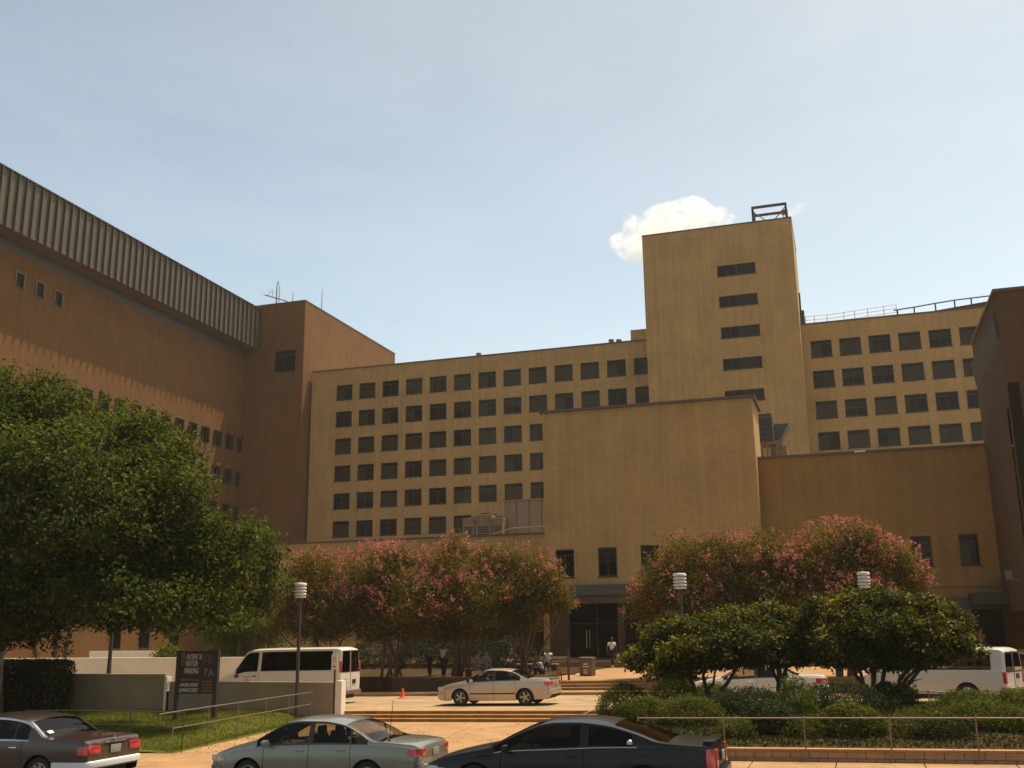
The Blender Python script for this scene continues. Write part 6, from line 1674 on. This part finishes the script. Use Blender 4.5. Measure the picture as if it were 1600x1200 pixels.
a = MB(); a.tube([tuple(q+Vector((-.02, 0, .28))), tuple(q+Vector((0, 0, .40))), tuple(q+Vector((.02, 0, .28)))], .008, 5); a.build('strap', CL['white'], bg)
zpl = p0[2]-.08
c = aY(672, 1045, 51.0); person('person in a grey-green shirt and dark trousers standing under the crape myrtles', (c[0], 51.0, zpl), 2.6, standing(1.76, .05), CL['teal'], CL['black'], SK1, HR, .6)
c = aY(693, 1045, 50.6); person('person in a cream top standing with arms folded behind, under the crape myrtles', (c[0], 50.6, zpl), -.4, standing(1.70, .04), CL['cream'], CL['black'], SK1, HR, .5)
c = aY(740, 1052, 51.0); person('person in a grey t-shirt bending forward on the stone bench', (c[0]+.02, 51.02, PLAZA), -1.1, seated(.16), CL['grey'], CL['khaki'], SK2, HR2, .5)
c = aY(758, 1052, 51.0); person('person with light brown hair in pale denim on the stone bench', (c[0]+.02, 51.0, PLAZA), -2.4, seated(.05), CL['denim'], CL['denim'], SK2, HR2, .35)
c = aY(803, 1042, 58.0); person('person in a red top seated on the far bench', (c[0], 58.0, PLAZA), 2.7, seated(.08), CL['red'], CL['navy'], SK2, HR, .4)
c = aY(857, 1042, 58.0); person('person in a white top seated at the right end of the far bench', (c[0], 58.0, PLAZA), PI, seated(.02), CL['white'], CL['navy'], SK1, HR, .5)
c = aY(843, 1052, 52.6)
J = dict(pelvis=(0, 0, .24), neck=(0, .20, .70), head=(0, .28, .84), shl=(-.19, .17, .65), shr=(.19, .17, .65), ell=(-.25, .33, .44), elr=(.25, .33, .44), wrl=(-.10, .48, .40), wrr=(.10, .48, .40), hipl=(-.10, .06, .24), hipr=(.10, .06, .24), knl=(-.15, .44, .46), knr=(.15, .44, .46), anl=(-.13, .40, .08), anr=(.13, .38, .08))
person('person in a white and dark top sitting low on the plaza behind the sedan', (c[0], 53.2, PLAZA-.02), 2.2, J, CL['white'], CL['navy'], SK1, HR, .4)
c = aY(1532, 975, 70.5); person('person in an orange top in the shaded doorway at the far right', (c[0], 70.5, TOP), PI, standing(1.72), CL['orange'], CL['black'], SK1, HR, .5)
# ------------------------------------------------------------------ one fair-weather cumulus beyond the tower
def cloud(name, label, puffs, D, dens, seed):
    mbd = bpy.data.metaballs.new('cloud_puffs'); mbd.resolution = 9.0; mbd.render_resolution = 9.0; mbd.threshold = .35
    tmp = bpy.data.objects.new('cloud_puffs', mbd); COL.objects.link(tmp)
    c0 = Vector(aY(puffs[0][0], puffs[0][1], D)); s_ = (c0-Vector((0, 0, CZ))).length/F; rr = random.Random(seed)
    for px, py, r in puffs:
        p = Vector(aY(px, py, D)); R_ = r*s_
        for k in range(5):
            e = mbd.elements.new(); f = 1 if k == 0 else rr.uniform(.35, .6)
            o_ = Vector((0, 0, 0)) if k == 0 else Vector((rr.uniform(-1, 1), rr.uniform(-1, 1), rr.uniform(-.5, 1)))*R_*.75
            e.co = p+o_-c0; e.radius = R_*f*1.5
    dg = bpy.context.evaluated_depsgraph_get(); me = bpy.data.meshes.new_from_object(tmp.evaluated_get(dg))
    bpy.data.objects.remove(tmp); me.name = name
    m = bpy.data.materials.new('cloud_vapour'); m.use_nodes = True; nt = m.node_tree; N = nt.nodes; L = nt.links
    N.remove(N['Principled BSDF']); v = N.new('ShaderNodeVolumePrincipled'); v.inputs['Color'].default_value = (.99, .985, .97, 1); v.inputs['Anisotropy'].default_value = .35
    tc = N.new('ShaderNodeTexCoord'); n = N.new('ShaderNodeTexNoise'); n.inputs['Scale'].default_value = .04; n.inputs['Detail'].default_value = 8; n.inputs['Roughness'].default_value = .7
    L.new(tc.outputs['Object'], n.inputs['Vector']); mr = N.new('ShaderNodeMapRange'); mr.inputs['From Min'].default_value = .40; mr.inputs['From Max'].default_value = .74
    mr.inputs['To Max'].default_value = dens; mr.interpolation_type = 'SMOOTHSTEP'; L.new(n.outputs['Fac'], mr.inputs['Value']); L.new(mr.outputs[0], v.inputs['Density'])
    L.new(v.outputs[0], N['Material Output'].inputs['Volume']); me.materials.clear(); me.materials.append(m)
    o = link(name, me); o.location = c0; o['kind'] = 'structure'
    return o
cloud('cloud', None, [(1010, 372, 34), (1045, 350, 34), (1080, 338, 32), (985, 385, 24), (1110, 350, 24), (1060, 385, 34), (970, 380, 16), (1138, 345, 12), (1100, 375, 30)], 1700, .075, 4)
cloud('cloud', None, [(1246, 326, 9), (1258, 322, 6), (1232, 334, 8)], 1700, .03, 5)
# ------------------------------------------------------------------ light and sky
SUN = Vector((0.21, 0.286, 1.0)).normalized()
elev = math.asin(SUN.z); azim = math.atan2(SUN.x, SUN.y)
sl = bpy.data.lights.new('sun', 'SUN'); sl.energy = 4.4; sl.angle = R(.53); sl.color = (1.0, .87, .67)
so = bpy.data.objects.new('sun', sl); COL.objects.link(so); so.location = (20, 40, 90)
so.rotation_euler = (-SUN).to_track_quat('-Z', 'Y').to_euler()
wd = bpy.data.worlds.new('World'); SC.world = wd; wd.use_nodes = True
nt = wd.node_tree; N = nt.nodes; L = nt.links
bgn = N['Background']
sky = N.new('ShaderNodeTexSky'); sky.sky_type = 'NISHITA'; sky.sun_disc = False; sky.sun_elevation = elev; sky.sun_rotation = azim
sky.altitude = 150; sky.air_density = 1.0; sky.dust_density = 4.0; sky.ozone_density = 1.0
bgn.inputs['Strength'].default_value = SKY_STRENGTH
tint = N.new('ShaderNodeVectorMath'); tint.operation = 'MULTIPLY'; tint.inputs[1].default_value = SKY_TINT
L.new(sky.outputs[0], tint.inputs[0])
# summer haze: a pale band low over the horizon; unseen sky behind the camera dimmed for facade fill
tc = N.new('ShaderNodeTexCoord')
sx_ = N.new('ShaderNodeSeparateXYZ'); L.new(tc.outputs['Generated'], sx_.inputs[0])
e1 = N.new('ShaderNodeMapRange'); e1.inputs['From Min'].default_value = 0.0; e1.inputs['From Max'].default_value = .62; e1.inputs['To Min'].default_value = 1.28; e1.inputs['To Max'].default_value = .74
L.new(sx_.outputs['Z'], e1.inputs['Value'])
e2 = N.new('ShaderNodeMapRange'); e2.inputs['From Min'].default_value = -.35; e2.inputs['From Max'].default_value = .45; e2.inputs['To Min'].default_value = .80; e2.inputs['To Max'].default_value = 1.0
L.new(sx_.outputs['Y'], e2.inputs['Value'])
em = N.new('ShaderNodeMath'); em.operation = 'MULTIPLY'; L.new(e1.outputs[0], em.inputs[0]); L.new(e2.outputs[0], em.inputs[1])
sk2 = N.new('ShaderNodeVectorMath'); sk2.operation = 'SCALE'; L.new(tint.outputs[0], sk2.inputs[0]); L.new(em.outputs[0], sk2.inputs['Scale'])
wn = N.new('ShaderNodeTexNoise'); wn.inputs['Scale'].default_value = 2.2; wn.inputs['Detail'].default_value = 6; wn.inputs['Roughness'].default_value = .6; wn.inputs['Distortion'].default_value = .6
wm = N.new('ShaderNodeMapping'); wm.inputs['Scale'].default_value = (1, 1, 3.2); L.new(tc.outputs['Generated'], wm.inputs['Vector']); L.new(wm.outputs[0], wn.inputs['Vector'])
wr = N.new('ShaderNodeMapRange'); wr.inputs['From Min'].default_value = .42; wr.inputs['From Max'].default_value = .75; wr.inputs['To Max'].default_value = .10; L.new(wn.outputs['Fac'], wr.inputs['Value'])
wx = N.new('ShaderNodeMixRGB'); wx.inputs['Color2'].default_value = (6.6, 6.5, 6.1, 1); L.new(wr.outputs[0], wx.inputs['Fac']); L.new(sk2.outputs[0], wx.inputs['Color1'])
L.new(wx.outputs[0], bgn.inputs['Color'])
# the hazy summer air of the city: one even box of it round the whole site
hz = MB(); hz.box(-2620, 2620, -460, 3060, -3.0, 62.0); hm = bpy.data.materials.new('summer_haze'); hm.use_nodes = True
hn = hm.node_tree; hn.nodes.remove(hn.nodes['Principled BSDF']); hv = hn.nodes.new('ShaderNodeVolumePrincipled')
hv.inputs['Color'].default_value = (.95, .93, .88, 1); hv.inputs['Density'].default_value = .00020; hv.inputs['Anisotropy'].default_value = .3
hn.links.new(hv.outputs[0], hn.nodes['Material Output'].inputs['Volume'])
ho = hz.build('haze', hm); ho['kind'] = 'stuff'; ho['label'] = 'pale summer haze over the whole site'; ho['category'] = 'haze'
SC.view_settings.view_transform = 'Standard'; SC.view_settings.look = 'None'; SC.view_settings.exposure = EXPOSURE; SC.view_settings.gamma = 1.0
SC.view_settings.use_curve_mapping = False
SC.cycles.volume_bounces = 6; SC.cycles.volume_step_rate = 2.0; SC.cycles.max_bounces = 8; SC.cycles.transparent_max_bounces = 16; SC.cycles.diffuse_bounces = 4
